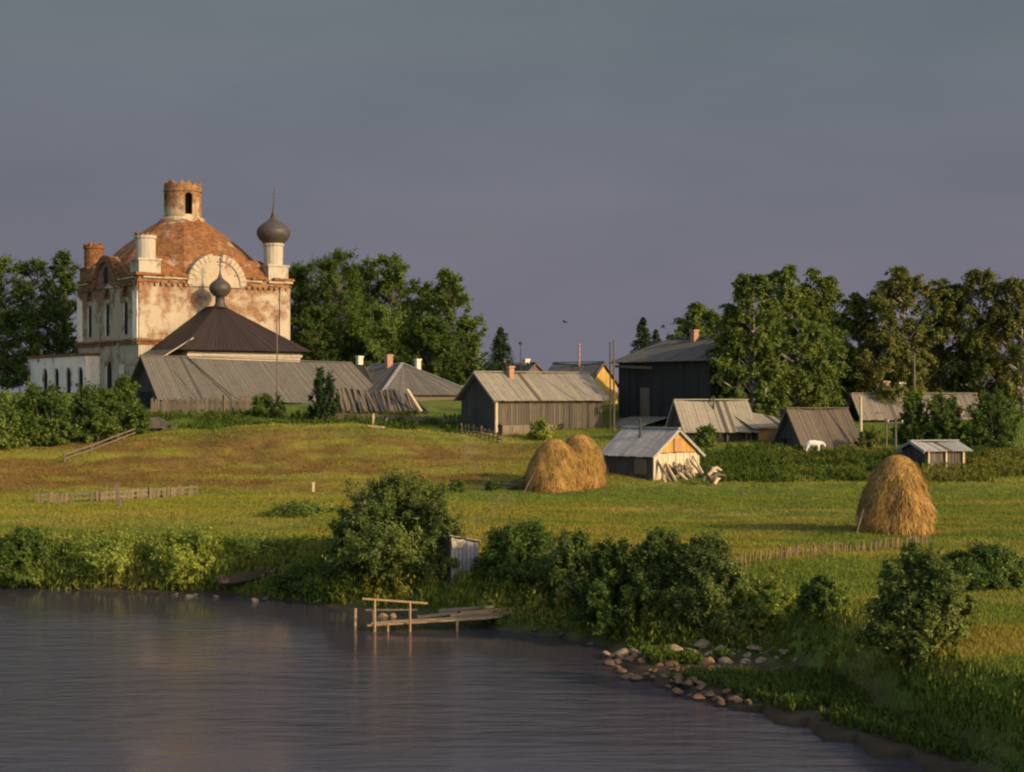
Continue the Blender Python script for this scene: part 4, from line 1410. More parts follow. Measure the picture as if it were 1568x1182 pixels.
def branching(rng, H, Rd, zb, prof, nlimb, nl, trunk, droop, twl=.3, spread=1.0):
    """limbs out to an uneven outline, twigs on the limbs, leaves on the twigs; returns leaf points, normals, limb paths"""
    ph = rng.uniform(0, 6.28, 4)
    t = rng.uniform(0, 1, nlimb) ** .85
    a = rng.uniform(0, 2 * math.pi, nlimb)
    lob = 1 + .22 * np.sin(2 * a + ph[0] + 4 * t) + .16 * np.sin(3 * a + ph[1] - 8 * t)
    r = prof(t) * Rd * lob * rng.uniform(.45, 1.08, nlimb) ** .8
    tip = np.stack([r * np.cos(a), r * np.sin(a), zb + t * (H - zb) + rng.normal(size=nlimb) * .03 * H], 1)
    tip[:, 2] = np.clip(tip[:, 2], zb * .6 + .05, H)
    if trunk:
        st = np.stack([rng.normal(size=nlimb) * .03 * Rd, rng.normal(size=nlimb) * .03 * Rd, np.maximum(tip[:, 2] - r * rng.uniform(.5, 1.1, nlimb), H * .06)], 1)
    else:
        st = np.stack([.25 * r * np.cos(a + rng.normal(size=nlimb) * .4), .25 * r * np.sin(a + rng.normal(size=nlimb) * .4), np.full(nlimb, -.05)], 1)
    mid = (st + tip) * .5
    mid[:, 2] += (.12 if trunk else .18) * np.linalg.norm(tip - st, axis=1)

    def path(k, s_):
        s_ = s_[:, None]
        return st[k] * (1 - s_) ** 2 + 2 * mid[k] * s_ * (1 - s_) + tip[k] * s_ ** 2
    ntw = nlimb * 16
    k = rng.integers(0, nlimb, ntw); sv = rng.uniform(.3 if trunk else .15, 1.0, ntw) ** .8
    b0 = path(k, sv); tang = unit(path(k, np.minimum(sv + .05, 1.05)) - path(k, sv - .05))
    dirs = unit(tang * .7 + rng.normal(size=(ntw, 3)) * .62 * spread + np.array([0, 0, .25]))
    L = Rd * twl * rng.uniform(.4, 1.3, ntw) * (1.25 - .55 * sv)
    per = max(3, nl // ntw)
    q = rng.uniform(.05, 1, (ntw, per))
    P = b0[:, None, :] + dirs[:, None, :] * (L[:, None] * q)[:, :, None]
    P[:, :, 2] -= droop * (L[:, None] * q ** 2)
    P = P + rng.normal(size=P.shape) * (.06 * twl * Rd + .02)
    N = dirs[:, None, :] * .3 + rng.normal(size=P.shape) * .6 + unit(tip - np.array([0, 0, H * .35]))[k][:, None, :] * .55 + np.array([0, 0, .25])
    P = P.reshape(-1, 3); N = N.reshape(-1, 3)
    P[:, 2] = np.maximum(P[:, 2], .04)
    paths = [[st[i2], mid[i2] * .5 + (st[i2] + tip[i2]) * .25, tip[i2]] for i2 in range(nlimb)]
    return P, N, paths


def crown(rng, H, Rd, zb, prof, ncl, nl, rc, up=1.0):
    P, N, paths = branching(rng, H, Rd, zb, prof, max(12, ncl), nl, True, .3)
    return P, N, paths


def tree(name, label, px, ytop, wpx, Y, mat='leaf_mid', bark='bark', prof=P_TREE, zbf=.08, nl=6500, ncl=70, leaf=.245, group=None, squash=.9, lean=0, rcf=.25):
    SEED[0] += 1; rng = np.random.default_rng(SEED[0])
    x = xat(px, Y); z0 = g(x, Y); H = zat(ytop, Y) - z0; Rd = wpx / 2 / F * Y
    T = thing(name, label, 'tree', (x, Y, z0), 0, group)
    birch = bark == 'birch'
    P, N, paths = branching(rng, H, Rd, H * zbf, prof, int(ncl * 1.35), int(nl * 5.6), True, .75 if birch else .15, .30)
    mb = MB(); r0 = .019 * H
    mb.tube([(0, 0, -.4), (lean * .3, 0, H * .25), (lean * .5, .1, H * .55), (lean * .3, 0, H * .93)], [r0, r0 * .8, r0 * .5, r0 * .12], bark, 8)
    for p in paths:
        mb.tube([tuple(q) for q in p], [r0 * .3, r0 * .2, r0 * .06], bark, 5)
    mb.build('trunk', T)
    place_leaves('crown', P, N, leaf * rng.uniform(.7, 1.25, len(P)), mat, rng, T, .6)
    return T


def spruce(label, px, ytop, wpx, Y, name='spruce_tree'):
    SEED[0] += 1; rng = np.random.default_rng(SEED[0])
    x = xat(px, Y); z0 = g(x, Y); H = zat(ytop, Y) - z0; Rd = wpx / 2 / F * Y
    T = thing(name, label, 'tree', (x, Y, z0))
    mb = MB(); mb.tube([(0, 0, -.3), (0, 0, H * .98)], [.018 * H, .01], 'bark', 7); mb.build('trunk', T)
    Ps = []; Ns = []
    nb = 130
    for i in range(nb):
        t = (i + rng.uniform()) / nb; a = rng.uniform(0, 6.283); L = Rd * ((1 - t) ** .8 + .06) * rng.uniform(.65, 1.15)
        m = 55
        s_ = rng.uniform(.1, 1, m)
        b = np.stack([np.cos(a) * L * s_, np.sin(a) * L * s_, H * (.05 + .94 * t) - L * .28 * s_ ** 1.5], 1)
        b += rng.normal(size=(m, 3)) * (.10 * Rd * (1.2 - t))
        Ps.append(b); Ns.append(np.stack([np.cos(a) * np.ones(m) * .5, np.sin(a) * np.ones(m) * .5, np.ones(m) * .6], 1) + rng.normal(size=(m, 3)) * .5)
    P = np.concatenate(Ps); N = np.concatenate(Ns)
    place_leaves('crown', P, N, .3 * rng.uniform(.6, 1.2, len(P)) * H / 7, 'needle', rng, T, .4)
    return T


def bush(name, label, px, pyb, pyt, wpx, mat='leaf_willow', nl=16000, leaf=.15, ncl=60, prof=P_DOME, cat='bush', group=None, zbf=.02, rcf=.25, back=.5, depth=1.0, squash=1.0, Y=None, asp=.42):
    SEED[0] += 1; rng = np.random.default_rng(SEED[0])
    if Y is None:
        p = hit(px, pyb); Y = p.y + wpx / 2 / F * p.y * back
    x = xat(px, Y); z0 = max(g(x, Y), .02); H = zat(pyt, Y) - z0; Rd = wpx / 2 / F * Y
    T = thing(name, label, cat, (x, Y, z0), 0, group)
    P, N, paths = branching(rng, H, Rd, H * zbf, prof, int(ncl * 1.1) + 8, int(nl * 2.5), False, .1, .36, 1.1)
    mb = MB(); r0 = .012 + .007 * H
    for p in paths:
        mb.tube([tuple(q) for q in p], [r0 * 1.6, r0, r0 * .35], 'bark', 5)
    mb.build('stems', T)
    place_leaves('leaves', P, N, leaf * .9 * rng.uniform(.6, 1.3, len(P)), mat, rng, T, asp)
    return T


GL = 'trees behind the church and barns'
tree('broadleaf_tree', 'dark tree rising right beside the onion domed church corner', 462, 405, 109, 196, 'leaf_dark', group=GL, nl=6000)
tree('broadleaf_tree', 'broad dark tree with domed crown right of the church', 515, 393, 153, 192, 'leaf_dark', group=GL, nl=9000, ncl=95)
tree('broadleaf_tree', 'lighter green tree between the domed tree and the tall pointed one', 562, 402, 101, 197, 'leaf_mid', group=GL)
tree('broadleaf_tree', 'tall narrow pointed tree in the group behind the barns', 601, 391, 96, 194, 'leaf_mid', group=GL, prof=P_OVAL)
tree('broadleaf_tree', 'lower dark tree in the dip of the tree group', 645, 432, 93, 200, 'leaf_dark', group=GL)
tree('broadleaf_tree', 'tall tree near the right edge of the group behind the hipped house', 689, 421, 101, 193, 'leaf_mid', group=GL, nl=7500)
tree('broadleaf_tree', 'short tree ending the right edge of the group behind the hipped house', 716, 487, 59, 190, 'leaf_mid', group=GL, prof=P_OVAL, nl=3000)
tree('broadleaf_tree', 'undergrowth tree low in front of the group beside the refectory', 490, 470, 117, 186, 'leaf_dark', group=GL)
tree('broadleaf_tree', 'low tree in front of the group above the hipped house ridge', 580, 478, 130, 185, 'leaf_mid', group=GL)
tree('broadleaf_tree', 'low dark tree in front of the group above the chimneys', 655, 490, 117, 184, 'leaf_dark', group=GL)
tree('broadleaf_tree', 'tree top showing between the vault and the onion dome', 398, 402, 78, 208, 'leaf_dark')
tree('broadleaf_tree', 'dark tree behind the left end of the church', 98, 392, 91, 200, 'leaf_dark')
tree('broadleaf_tree', 'tall dark tree at the far left behind the low annex', 48, 405, 117, 196, 'leaf_dark')
tree('broadleaf_tree', 'dark tree cut by the left border of the view', -6, 400, 117, 199, 'leaf_mid')
spruce('lone spruce standing above the pale barn roof', 767, 501, 84, 180)
spruce('pointed spruce left of the log house roof', 984, 486, 70, 158)
spruce('shorter spruce touching the pointed spruce by the log house', 1004, 504, 56, 160)

GR = 'birches at the right of the village'
kw = dict(mat='leaf_birch', bark='birch', group=GR, squash=1.25)
tree('birch_tree', 'small rounded birch above the log house roof', 1072, 468, 115, 165, zbf=0.11, **kw)
tree('birch_tree', 'leftmost tall birch crown leaning over the log house', 1150, 424, 118, 126, nl=8000, ncl=80, zbf=0.12, lean=.5, **kw)
tree('birch_tree', 'tallest birch in the middle of the birch clump', 1196, 411, 143, 141, nl=9500, ncl=90, zbf=0.11, prof=P_OVAL, **kw)
tree('birch_tree', 'birch at the right shoulder of the birch clump', 1255, 416, 129, 143, nl=8000, ncl=80, zbf=0.09, lean=-.4, prof=P_OVAL, **kw)
tree('birch_tree', 'low drooping birch in front of the clump above the dark shed', 1222, 490, 165, 133, nl=8000, ncl=80, zbf=0.11, **kw)
tree('birch_tree', 'thin low birch over the open shed', 1128, 470, 84, 127, nl=5500, zbf=0.17, **kw)
kw['mat'] = 'leaf_olive'
tree('birch_tree', 'olive birch between the two right hand clumps', 1318, 452, 102, 143, zbf=0.09, **kw)
tree('birch_tree', 'tall olive birch behind the long cottage chimneys', 1385, 409, 143, 141, nl=7500, zbf=0.13, **kw)
tree('birch_tree', 'olive birch right of the tallest olive one', 1440, 432, 115, 144, nl=6500, zbf=0.12, **kw)
tree('birch_tree', 'birch standing behind the right end of the little shed', 1500, 418, 138, 142, nl=7000, zbf=0.11, **kw)
tree('birch_tree', 'birch cut by the right border of the view', 1566, 430, 138, 140, nl=7000, zbf=0.11, **kw)
tree('birch_tree', 'low birch in front of the right hand clump', 1350, 510, 124, 137, nl=6000, zbf=0.14, **kw)
for (px, yb, tx, lab) in ((1168, 636, .5, 'slender white birch trunk leaning right above the open shed'), (1130, 628, .1, 'thin white birch trunk behind the open shed roof')):
    Y = 125.5; x = xat(px, Y); z0 = g(x, Y)
    T = thing('birch_tree', lab, 'tree', (x, Y, z0))
    mb = MB(); mb.tube([(-.3, 0, -.4), (0, 0, 1.6), (tx * .6, .1, 4), (tx, .1, 7)], [.17, .14, .11, .04], 'birch', 8); mb.build('trunk', T)
    SEED[0] += 1; rng = np.random.default_rng(SEED[0])
    P, N, C = crown(rng, 8, 1.6, 4.6, P_OVAL, 24, 3200, .7)
    place_leaves('crown', P + np.array([tx * .7, 0, 0]), N, .34 * rng.uniform(.7, 1.25, len(P)), 'leaf_birch', rng, T, .6)

# bushes round the village
bush('juniper_bush', 'dense dark rounded conifer in front of the long barn', 495, 632, 566, 56, 'needle', 7000, .22, 40, P_TREE, Y=133, zbf=.03)
GB = 'dark bushes on the left slope'
bush('bush', 'dark bush mass at the left slope under the church door', 140, 690, 592, 110, 'leaf_dark', 8000, .3, 60, Y=122, group=GB)
bush('bush', 'bush cut by the left edge on the slope below the annex', 60, 695, 590, 120, 'leaf_dark', 8000, .3, 60, Y=120, group=GB)
bush('bush', 'brighter bush between the church door and the barn gable', 190, 640, 575, 62, 'leaf_mid', 5000, .28, 40, Y=132, group=GB)
bush('bush', 'low bush beside the root cellar', 205, 655, 620, 60, 'leaf_dark', 4000, .25, 30, Y=126, group=GB)
bush('bush', 'bush at the left edge far down the slope', -5, 695, 600, 110, 'leaf_mid', 6000, .3, 60, Y=118, group=GB)
bush('bush', 'leafy bush hiding the end of the board fence', 412, 634, 606, 60, 'leaf_mid', 3500, .22, 30, Y=136)
bush('bush', 'tall green shrub in front of the long cottage', 1400, 690, 600, 60, 'leaf_mid', 7000, .24, 50, Y=121)
bush('bush', 'shrub above the roof of the little shed', 1446, 680, 605, 66, 'leaf_mid', 7000, .24, 50, Y=120)
bush('bush', 'shrub at the right border beyond the little shed', 1520, 690, 600, 90, 'leaf_dark', 7000, .24, 50, Y=119)
bush('bush', 'shrub inside the open shed front', 1082, 690, 652, 44, 'leaf_mid', 2600, .2, 26, Y=118.5)
bush('bush', 'yellowish shrub at the foot of the pale leaning pole', 1332, 692, 658, 46, 'leaf_olive', 2600, .2, 26, Y=118)
bush('bush', 'green shrub at the pinkish cladding of the plank barn', 832, 668, 641, 44, 'leaf_weed', 2600, .16, 26, Y=123.5)
bush('bush', 'small dark bush alone in the meadow behind the willow', 697, 755, 735, 26, 'leaf_dark', 1600, .14, 18)
bush('bush', 'low dark clump left of the scrap heap', 752, 752, 738, 22, 'leaf_dark', 1200, .14, 16)
bush('bush', 'flat dark green clump in the left meadow', 462, 792, 776, 96, 'leaf_mid', 3500, .14, 30)

GS = 'willow bushes along the water'
bush('willow_bush', 'largest willow bush hanging over the water behind the jetty', 603, 922, 735, 206, 'leaf_willow', 34000, .17, 120, group=GS, rcf=.2, Y=63.6)
bush('willow_bush', 'upright willow bush joined to the right of the largest one', 668, 895, 768, 88, 'leaf_willow', 12000, .16, 60, group=GS)
bush('willow_bush', 'lower willow at the left foot of the largest one', 535, 918, 795, 76, 'leaf_dark', 12000, .16, 60, group=GS)
bush('willow_bush', 'dark round willow right of the plank hut', 803, 905, 810, 160, 'leaf_dark', 18000, .15, 80, group=GS)
bush('willow_bush', 'paler loose willow between the round one and the stony shore', 882, 930, 820, 112, 'leaf_willow', 12000, .15, 60, group=GS)
bush('willow_bush', 'dark willow above the left end of the stones', 945, 972, 832, 146, 'leaf_dark', 20000, .14, 80, group=GS, back=.3)
bush('willow_bush', 'tall peaked willow behind the middle of the stones', 1012, 960, 815, 112, 'leaf_willow', 14000, .14, 60, group=GS)
bush('willow_bush', 'broad willow with lit leaves above the largest pale stones', 1082, 975, 826, 158, 'leaf_willow', 22000, .14, 90, group=GS, back=.3)
bush('willow_bush', 'low yellowish willow right of the broad one', 1180, 965, 892, 86, 'leaf_weed', 9000, .14, 45, group=GS)
bush('willow_bush', 'small dark willow in the grass between the stones and the right bush', 1262, 950, 885, 76, 'leaf_mid', 8000, .14, 45, group=GS)
bush('willow_bush', 'tall willow at the right edge of the bank', 1410, 1008, 845, 156, 'leaf_willow', 22000, .14, 90, group=GS, back=.3)
bush('willow_bush', 'big willow beyond the right edge of the bank', 1512, 1010, 845, 130, 'leaf_dark', 20000, .14, 90, group=GS, Y=51.5)
bush('willow_bush', 'fresh green willow at the far left of the shore', 175, 902, 828, 150, 'leaf_weed', 15000, .16, 70, group=GS, Y=68.2)
bush('willow_bush', 'bright loose willow with yellow leaves on the left shore', 290, 906, 812, 140, 'leaf_weed', 16000, .16, 70, group=GS, Y=67.6)
bush('willow_bush', 'low green willow left of the rowing boat', 388, 888, 834, 120, 'leaf_weed', 13000, .16, 70, group=GS, Y=69.5)
bush('willow_bush', 'willow at the left border of the shore', 50, 900, 815, 130, 'leaf_mid', 14000, .16, 70, group=GS, back=.3)
bush('willow_bush', 'shaded low willow over the water right of the boat', 468, 918, 872, 84, 'leaf_dark', 9000, .14, 40, group=GS)

# ------------------------------------------------------------------ grass and weeds
rng = np.random.default_rng(11)


def blades(name, x, y, h, w_, tint, mat, nb=4, spread=.12, bend=.4):
    n = len(x)
    z = gz(x, y)
    out = []
    tt = []
    for k in range(nb):
        a = rng.uniform(0, 6.283, n); hh = h * rng.uniform(.6, 1.2, n); ww = w_ * rng.uniform(.7, 1.3, n)
        bx_ = x + rng.normal(size=n) * spread * 1.6; by_ = y + rng.normal(size=n) * spread * 1.6
        la = rng.uniform(0, 6.283, n); le = hh * bend * rng.uniform(.2, 1, n)
        V = np.empty((n, 3, 3))
        V[:, 0] = np.stack([bx_ - np.cos(a) * ww, by_ - np.sin(a) * ww, z - .02], 1)
        V[:, 1] = np.stack([bx_ + np.cos(a) * ww, by_ + np.sin(a) * ww, z - .02], 1)
        V[:, 2] = np.stack([bx_ + np.cos(la) * le, by_ + np.sin(la) * le, z + hh], 1)
        out.append(V.reshape(-1, 3)); tt.append(tint * rng.uniform(.9, 1.12, (n, 1)))
    return quads_obj(name, np.concatenate(out), [mat], None, np.concatenate(tt), 3)


n = 190000
u = rng.uniform(0, 1, n)
yy = 31 * (140 / 31) ** u
xx = rng.uniform(-.37, .37, n) * yy
ok = sdist(xx, yy) > .45
xx, yy = xx[ok], yy[ok]
sd = sdist(xx, yy)
patch = fbm(xx * .25, yy * .25, 77)
hgt = (.06 + .09 * patch) * (1 + .6 * np.clip((9 - sd) / 8, 0, 1)) * (.8 + .004 * yy)
o = blades('meadow_grass', xx, yy, hgt, .014 + .00016 * yy, ground_tint(xx, yy, True) * 1.35, 'grass')
kind(o, 'stuff', 'olive and green meadow grass covering the field and hill', 'grass')


def weeds(name, x, y, h, leafsz, cols, label, per=14):
    n = len(x); z = gz(x, y)
    k = np.repeat(np.arange(n), per)
    t = rng.uniform(.05, 1, len(k))
    P = np.stack([x[k] + rng.normal(size=len(k)) * .13 * h[k] * (1.2 - .5 * t), y[k] + rng.normal(size=len(k)) * .13 * h[k] * (1.2 - .5 * t), z[k] + t * h[k]], 1)
    N = rng.normal(size=(len(k), 3)) * .7 + np.array([.2, -.5, .5])
    L = leafsz * rng.uniform(.6, 1.4, len(k))
    V = np.empty((len(k), 4, 3))
    # leaves mostly upright blades
    up = unit(rng.normal(size=(len(k), 3)) * .45 + np.array([0, 0, 1])); N = unit(N)
    side = unit(np.cross(N, up))
    V[:, 0] = P - up * L[:, None] * .5; V[:, 1] = P + side * L[:, None] * .16
    V[:, 2] = P + up * L[:, None] * .5; V[:, 3] = P - side * L[:, None] * .16
    o = quads_obj(name, V.reshape(-1, 3), ['weed'], None, cols[k] * rng.uniform(.75, 1.3, (len(k), 1)))
    return kind(o, 'stuff', label, 'weeds')


n = 22000
u = rng.uniform(0, 1, n); yy = 31 + 45 * u; xx = rng.uniform(-.37, .37, n) * yy
sd = sdist(xx, yy); pt = fbm(xx * .3, yy * .3, 55)
ok = (sd > .25) & (sd < 9) & (pt + (5 - sd) * .045 > .5)
xx, yy, sd, pt = xx[ok], yy[ok], sd[ok], pt[ok]
hh = (.35 + .75 * rng.uniform(0, 1, len(xx)) ** 2) * (.55 + .5 * np.clip((7 - sd) / 5, 0, 1))
c1 = np.array([.10, .135, .018]); c2 = np.array([.2, .19, .035]); f_ = fbm(xx * .4, yy * .4, 91)[:, None]
f_ = np.clip((f_ - .35) / .3, 0, 1)
hh = np.where((xx > 7.5) & (yy < 50), hh * .3, hh)
weeds('bank_weeds', xx, yy, hh, .17, c1 * (1 - f_) + c2 * f_, 'tall green and yellow weeds along the river bank', 26)

n = 9000
xx = rng.uniform(-32, -6.5, n); yy = np.interp(xx, SHX, SHY) + rng.uniform(.1, 5.5, n) ** 1
sd = yy - np.interp(xx, SHX, SHY)
hh = rng.uniform(.4, 1.2, n) * (.2 + 1.1 * fbm(xx * .45, yy * .45, 44)) * (1.1 - .1 * sd)
f_ = np.clip((fbm(xx * .5, yy * .5, 45)[:, None] - .35) / .3, 0, 1)
px_ = CX + xx / yy * F
hh = np.where((px_ > 348) & (px_ < 455) & (sd < 3.2), hh * .3, hh)
weeds('reed_belt', xx, yy, hh, .26, np.array([.115, .155, .025]) * (1 - f_) + np.array([.2, .2, .045]) * f_, 'light green reeds and sedge along the left shore', 18)
n = 8000
xx = rng.uniform(11.5, 42, n); yy = rng.uniform(103.5, 117, n)
px_ = CX + xx / yy * F
ok = (px_ > 1078) & (fbm(xx * .3, yy * .3, 15) > .32) & ~((px_ > 1205) & (px_ < 1290) & (yy < 111) & (yy > 100) & (rng.uniform(0, 1, n) < .7))
xx, yy = xx[ok], yy[ok]
hh = rng.uniform(.25, .6, len(xx)) * (.5 + 1.1 * fbm(xx * .35, yy * .35, 61))
px_ = CX + xx / yy * F
hh = np.where((px_ > 1215) & (px_ < 1285) & (yy < 116.5), hh * .6, hh)
weeds('nettle_thicket', xx, yy, hh, .2, np.where(fbm(xx * .2, yy * .3, 66)[:, None] > .52, np.array([.13, .13, .025]), np.array([.06, .09, .015])), 'dark green nettles between bath house, sheds and cow', 16)
n = 9000
yy = rng.uniform(31, 51, n); xx = np.interp(yy, FSY, FSX) + rng.uniform(1.0, 7, n)
ok = (sdist(xx, yy) < .8) & (fbm(xx * .7, yy * .5, 28) > np.where(yy < 45.5, .3, .68))
xx, yy = xx[ok], yy[ok]
weeds('shore_sedge', xx, yy, rng.uniform(.12, .35, len(xx)), .15, np.tile(np.array([.075, .105, .02]), (len(xx), 1)), 'tufts of green sedge between the shore stones', 14)
n = 1500
xx = rng.uniform(-30, 5, n); yy = rng.uniform(127, 137, n)
ok = fbm(xx * .3, yy * .3, 18) > .48
xx, yy = xx[ok], yy[ok]
weeds('crest_weeds', xx, yy, rng.uniform(.25, .6, len(xx)), .28, np.tile(np.array([.06, .088, .014]), (len(xx), 1)), 'green weeds along the crest below the barns', 14)

# ------------------------------------------------------------------ jetty
JY = 56.0
def jp(px, py, Y=None):
    return W(px, py, Y or JY)


base = Vector((xat(562, 55.8), 55.8, 0))
T = thing('jetty', 'rickety wooden jetty with a hand rail on the river', 'jetty', base)
mb = MB()
for i in range(5):
    a = Vector((xat(562 + i * 3, 55.8), 55.4 + i * .2, .2)) - base; b = Vector((xat(765 + i * 6, 56.3), 55.9 + i * .2, .40)) - base
    mb.beam(a + Vector((rnd.uniform(0, .25), 0, 0)), b + Vector((rnd.uniform(-.4, .3), 0, rnd.uniform(-.03, .03))), .17, .05, 'jetty')
mb.build('deck', T)
for (px, d, top, w_) in ((574, 55.3, 1.1, .09), (628, 55.35, .98, .09), (594, 55.25, .3, .08), (640, 56.6, .4, .08), (700, 55.4, .36, .09), (572, 56.5, .6, .09)):
    p0 = Vector((xat(px, d), d, -.9)) - base; p1 = Vector((xat(px, d), d, top)) - base
    mb = MB(); mb.tube([p0, p1], [w_ / 2, w_ / 2 * .9], 'jetty', 7); mb.build('post', T)
mb = MB(); mb.beam(Vector((xat(555, 55.3), 55.3, 1.12)) - base, Vector((xat(655, 55.4), 55.4, .95)) - base, .08, .06, 'jetty'); mb.build('hand_rail', T)
mb = MB(); mb.beam(Vector((xat(560, 56.5), 56.5, .58)) - base, Vector((xat(640, 56.8), 56.8, .55)) - base, .07, .05, 'timber'); mb.build('lower_rail', T)
for i, (x0, x1, y_, z_) in enumerate(((672, 758, 56.9, .55), (690, 772, 56.5, .44), (700, 782, 56.2, .42), (705, 795, 56.8, .5), (640, 700, 56.4, .4))):
    mb = MB(); mb.beam(Vector((xat(x0, y_), y_, z_ - .05)) - base, Vector((xat(x1, y_), y_ + .2, z_ + .08)) - base, .24, .07, 'jetty' if i % 2 else 'plank_pink'); mb.build('gangway_plank', T)
mb = MB(); mb.tube([(0, 0, -1), (.03, 0, .62)], .05, 'jetty', 7); o = mb.build('mooring_post', None); o.location = (xat(543, 56.6), 56.6, 0); tag(o, 'single mooring post in the water left of the jetty', 'post')

# plank hut in the bushes
p = W(690, 896, 61.2); zz = g(p.x, 61.2)
T = thing('plank_hut', 'narrow grey plank outhouse half hidden among the willow bushes', 'outhouse', (p.x, 61.2, zz), R(28))
mb = MB(); mb.box(.03, 1.12, .03, 1.0, -.4, 1.5, 'void')
boards(mb, (0, 0), (1.15, 0), -.4, lambda q: 1.75 - .25 * q, 'hut_grey', .16, .03)
boards(mb, (0, 1.05), (0, 0), -.4, lambda q: 1.45 + .3 * q, 'plank_dark_shade', .16, .03)
boards(mb, (1.15, 0), (1.15, 1.05), -.4, lambda q: 1.5, 'hut_grey', .16, .03); mb.build('wall', T)
mb = MB(); roof_slope(mb, (-.1, -.12, 1.8), (1.28, -.12, 1.52), (-.1, 1.15, 1.5), (1.28, 1.15, 1.38), 'pale_roof', .22, .03, .02); mb.build('roof', T)
mb = MB(); mb.beam((.02, -.07, 1.45), (.5, -.07, 1.5), .03, .3, 'plank_pale', (0, 0, 1)); mb.build('pale_board', T)

# rowing boat
p = hit(385, 908); bl = Vector((p.x, p.y + .5, g(p.x, p.y + .5) + .12))
T = thing('rowing_boat', 'dark old rowing boat pulled up on the left shore', 'boat', bl, R(24)); T.rotation_euler = (R(-12), R(-8), R(24))
vs = []; fs = []
secs = [(-1.35, .42, .1), (-.9, .5, .0), (0, .56, 0), (.8, .46, .02), (1.35, .2, .12), (1.6, .03, .26)]
for (x, hw, lift) in secs:
    vs += [(x, -hw, .42 + lift), (x, -hw * .7, .1 + lift), (x, 0, lift), (x, hw * .7, .1 + lift), (x, hw, .42 + lift)]
    vs += [(x, hw * .9, .42 + lift), (x, hw * .62, .14 + lift), (x, 0, .05 + lift), (x, -hw * .62, .14 + lift), (x, -hw * .9, .42 + lift)]
for i in range(len(secs) - 1):
    for k in range(10):
        fs.append((i * 10 + k, i * 10 + (k + 1) % 10, i * 10 + 10 + (k + 1) % 10, i * 10 + 10 + k))
fs.append(tuple(range(0, 10))); fs.append(tuple(range(50, 60)))
mb = MB(); mb.add(vs, fs, 'timber_dark'); mb.build('hull', T)
for x in (-.6, .35):
    mb = MB(); mb.box(x - .12, x + .12, -.46, .46, .3, .335, 'timber'); mb.build('bench', T)
p0, p1 = hit(406, 897), hit(441, 880)
mb = MB(); mb.beam((0, 0, .15), p1 - p0 + Vector((0, 0, .2)), .22, .05, 'plank_pale'); o = mb.build('plank', None); o.location = p0; tag(o, 'pale plank sloping down the bank to the rowing boat', 'plank')

# ------------------------------------------------------------------ stones
def stone_mesh(seed):
    bm = bmesh.new(); bmesh.ops.create_icosphere(bm, subdivisions=3, radius=1)
    rg = random.Random(seed)
    ks = [(Vector((rg.uniform(-1, 1), rg.uniform(-1, 1), rg.uniform(-1, 1))).normalized(), rg.uniform(.45, .85)) for _ in range(9)]
    for v in bm.verts:
        p_ = v.co.copy()
        for d, c in ks:
            q = p_.dot(d)
            if q > c:
                p_ -= d * (q - c) * .85
        p_ *= 1 + .05 * math.sin(5 * p_.x + seed) * math.cos(4 * p_.y - seed)
        v.co = p_
    me = bpy.data.meshes.new('stone'); bm.to_mesh(me); bm.free()
    me.polygons.foreach_set('use_smooth', [True] * len(me.polygons))
    return me


SM = {}
for mt in ('stone', 'stone_wet', 'stone_dark'):
    for k in range(4):
        m_ = stone_mesh(k * 3 + 1); m_.materials.append(M[mt]); SM[mt, k] = m_


def stone(px, py, wpx, hpx, mt, label, group=None):
    q = hit(px, py + hpx * .45); Y = q.y + wpx / 2 / F * q.y * .6
    x = xat(px, Y); z = max(g(x, Y), 0)
    k = rnd.randrange(4)
    o = bpy.data.objects.new('stone', SM[mt, k]); COL.objects.link(o)
    s_ = wpx / 2 / F * Y * (1.25 if mt == 'stone' else 1)
    o.scale = (s_ * 1.1, s_ * rnd.uniform(.8, 1.2), hpx / 2 / F * Y * 1.1); o.rotation_euler = (rnd.uniform(-.2, .2), rnd.uniform(-.2, .2), rnd.uniform(0, 6))
    o.location = (x, Y, z + hpx / F * Y * .14)
    tag(o, label, 'stone', group)
    return o


GP = 'pale stones along the shore'
LP = 'pale stone in the row along the stony shore'
stone(955, 998, 22, 18, 'stone', 'rounded pale stone at the left end of the stony shore', GP)
stone(1033, 990, 32, 22, 'stone', 'largest pale boulder on the stony shore', GP)
stone(1075, 988, 30, 18, 'stone', 'long pale boulder right of the largest one', GP)
stone(1104, 992, 22, 14, 'stone', 'flat pale stone right of the long boulder', GP)
stone(1158, 996, 34, 12, 'stone', 'flat pale slab on the right part of the stony shore', GP)
for (px, py, w_, h_) in ((970, 996, 18, 13), (1018, 994, 20, 12), (1052, 996, 18, 11), (1090, 1000, 20, 12), (1040, 1004, 20, 11), (1070, 1006, 18, 10), (1110, 1010, 20, 11), (1140, 1012, 18, 10), (1165, 1010, 18, 10), (1190, 1010, 16, 10), (1126, 992, 20, 11), (1145, 1002, 16, 10), (1172, 1000, 18, 10), (1205, 1000, 18, 11), (1220, 1012, 16, 10), (928, 999, 14, 9), (941, 1002, 10, 8), (985, 998, 16, 12), (999, 1001, 13, 10), (1010, 1001, 11, 8), (1056, 984, 18, 12), (1062, 998, 12, 8), (1088, 1008, 14, 12), (1120, 1000, 12, 9),
                         (1134, 998, 12, 8), (1184, 995, 12, 10), (1198, 998, 13, 14), (1105, 980, 12, 8), (972, 1003, 10, 7), (1020, 1006, 12, 8), (1046, 1002, 11, 8), (1210, 1008, 10, 8)):
    stone(px, py, w_, h_, 'stone', LP, GP)
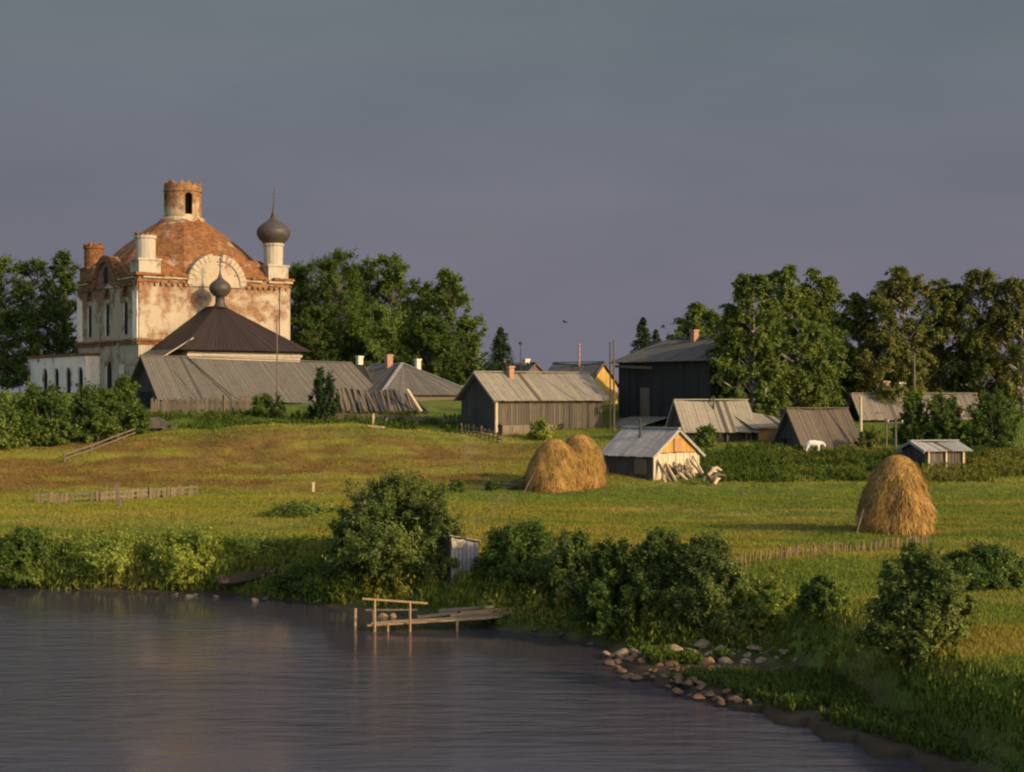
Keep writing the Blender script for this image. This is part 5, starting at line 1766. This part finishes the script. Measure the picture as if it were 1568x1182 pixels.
for (px, py, w_, h_) in ((925, 976, 16, 8), (945, 977, 18, 9), (968, 975, 14, 9), (905, 985, 12, 6), (982, 974, 12, 12), (300, 910, 12, 7), (288, 912, 14, 6), (330, 912, 14, 6), (270, 909, 10, 5), (405, 916, 12, 7), (860, 972, 14, 6), (820, 966, 12, 5)):
    stone(px, py, w_, h_, 'stone_dark', 'dull grey stone at the foot of the bank', 'grey stones at the water edge')
stone(389, 918, 12, 9, 'stone', 'pale square stone in the water before the rowing boat')
for (px, py, w_, h_) in ((1030, 1016, 26, 9), (1046, 1026, 30, 10), (1060, 1036, 28, 9), (1090, 1022, 18, 9), (1096, 1035, 26, 9), (1118, 1034, 26, 10), (1136, 1040, 22, 9), (1170, 1034, 24, 11), (1182, 1041, 20, 8), (1208, 1032, 20, 10), (1215, 1044, 26, 9),
                         (1150, 1024, 16, 7), (1075, 1046, 24, 8), (1120, 1052, 26, 8), (1160, 1056, 30, 9), (1240, 1046, 30, 10), (1265, 1052, 26, 9), (1200, 1060, 26, 8), (1010, 1016, 16, 7), (965, 1010, 14, 6)):
    stone(px, py, w_, h_, 'stone_wet', 'wet brown stone in the rubble strip at the foot of the right bank', 'brown stones of the rubble strip')
for q in range(120):
    py = rnd.uniform(1003, 1075); px = rnd.uniform(0, 1)
    Yq = CAMZ * F / (py - HY)
    x0 = CX + np.interp(Yq, FSY, FSX) / Yq * F + 6; x1 = min(1330, 1190 + (py - 1000) * 3.0)
    px = x0 + (x1 - x0) * px ** 1.1
    if sdist(np.array([xat(px, Yq)]), np.array([Yq]))[0] > .6:
        continue
    wq = rnd.uniform(8, 24)
    stone(px, py, wq, wq * rnd.uniform(.4, .6), 'stone_wet', 'wet brown stone in the rubble strip at the foot of the right bank', 'brown stones of the rubble strip')
stone(585, 941, 13, 9, 'stone', 'left of two pale stones behind the jetty rail')
stone(601, 941, 13, 8, 'stone', 'right of two pale stones behind the jetty rail')
mb = MB(); mb.tube([(-1.2, 0, .1), (0, .1, .14), (1.2, .0, .1)], [.16, .18, .12], 'timber_dark', 9); o = mb.build('driftwood_log', None); o.location = (xat(1245, 46), 46.2, .05); tag(o, 'dark driftwood log at the right end of the shallows', 'log')
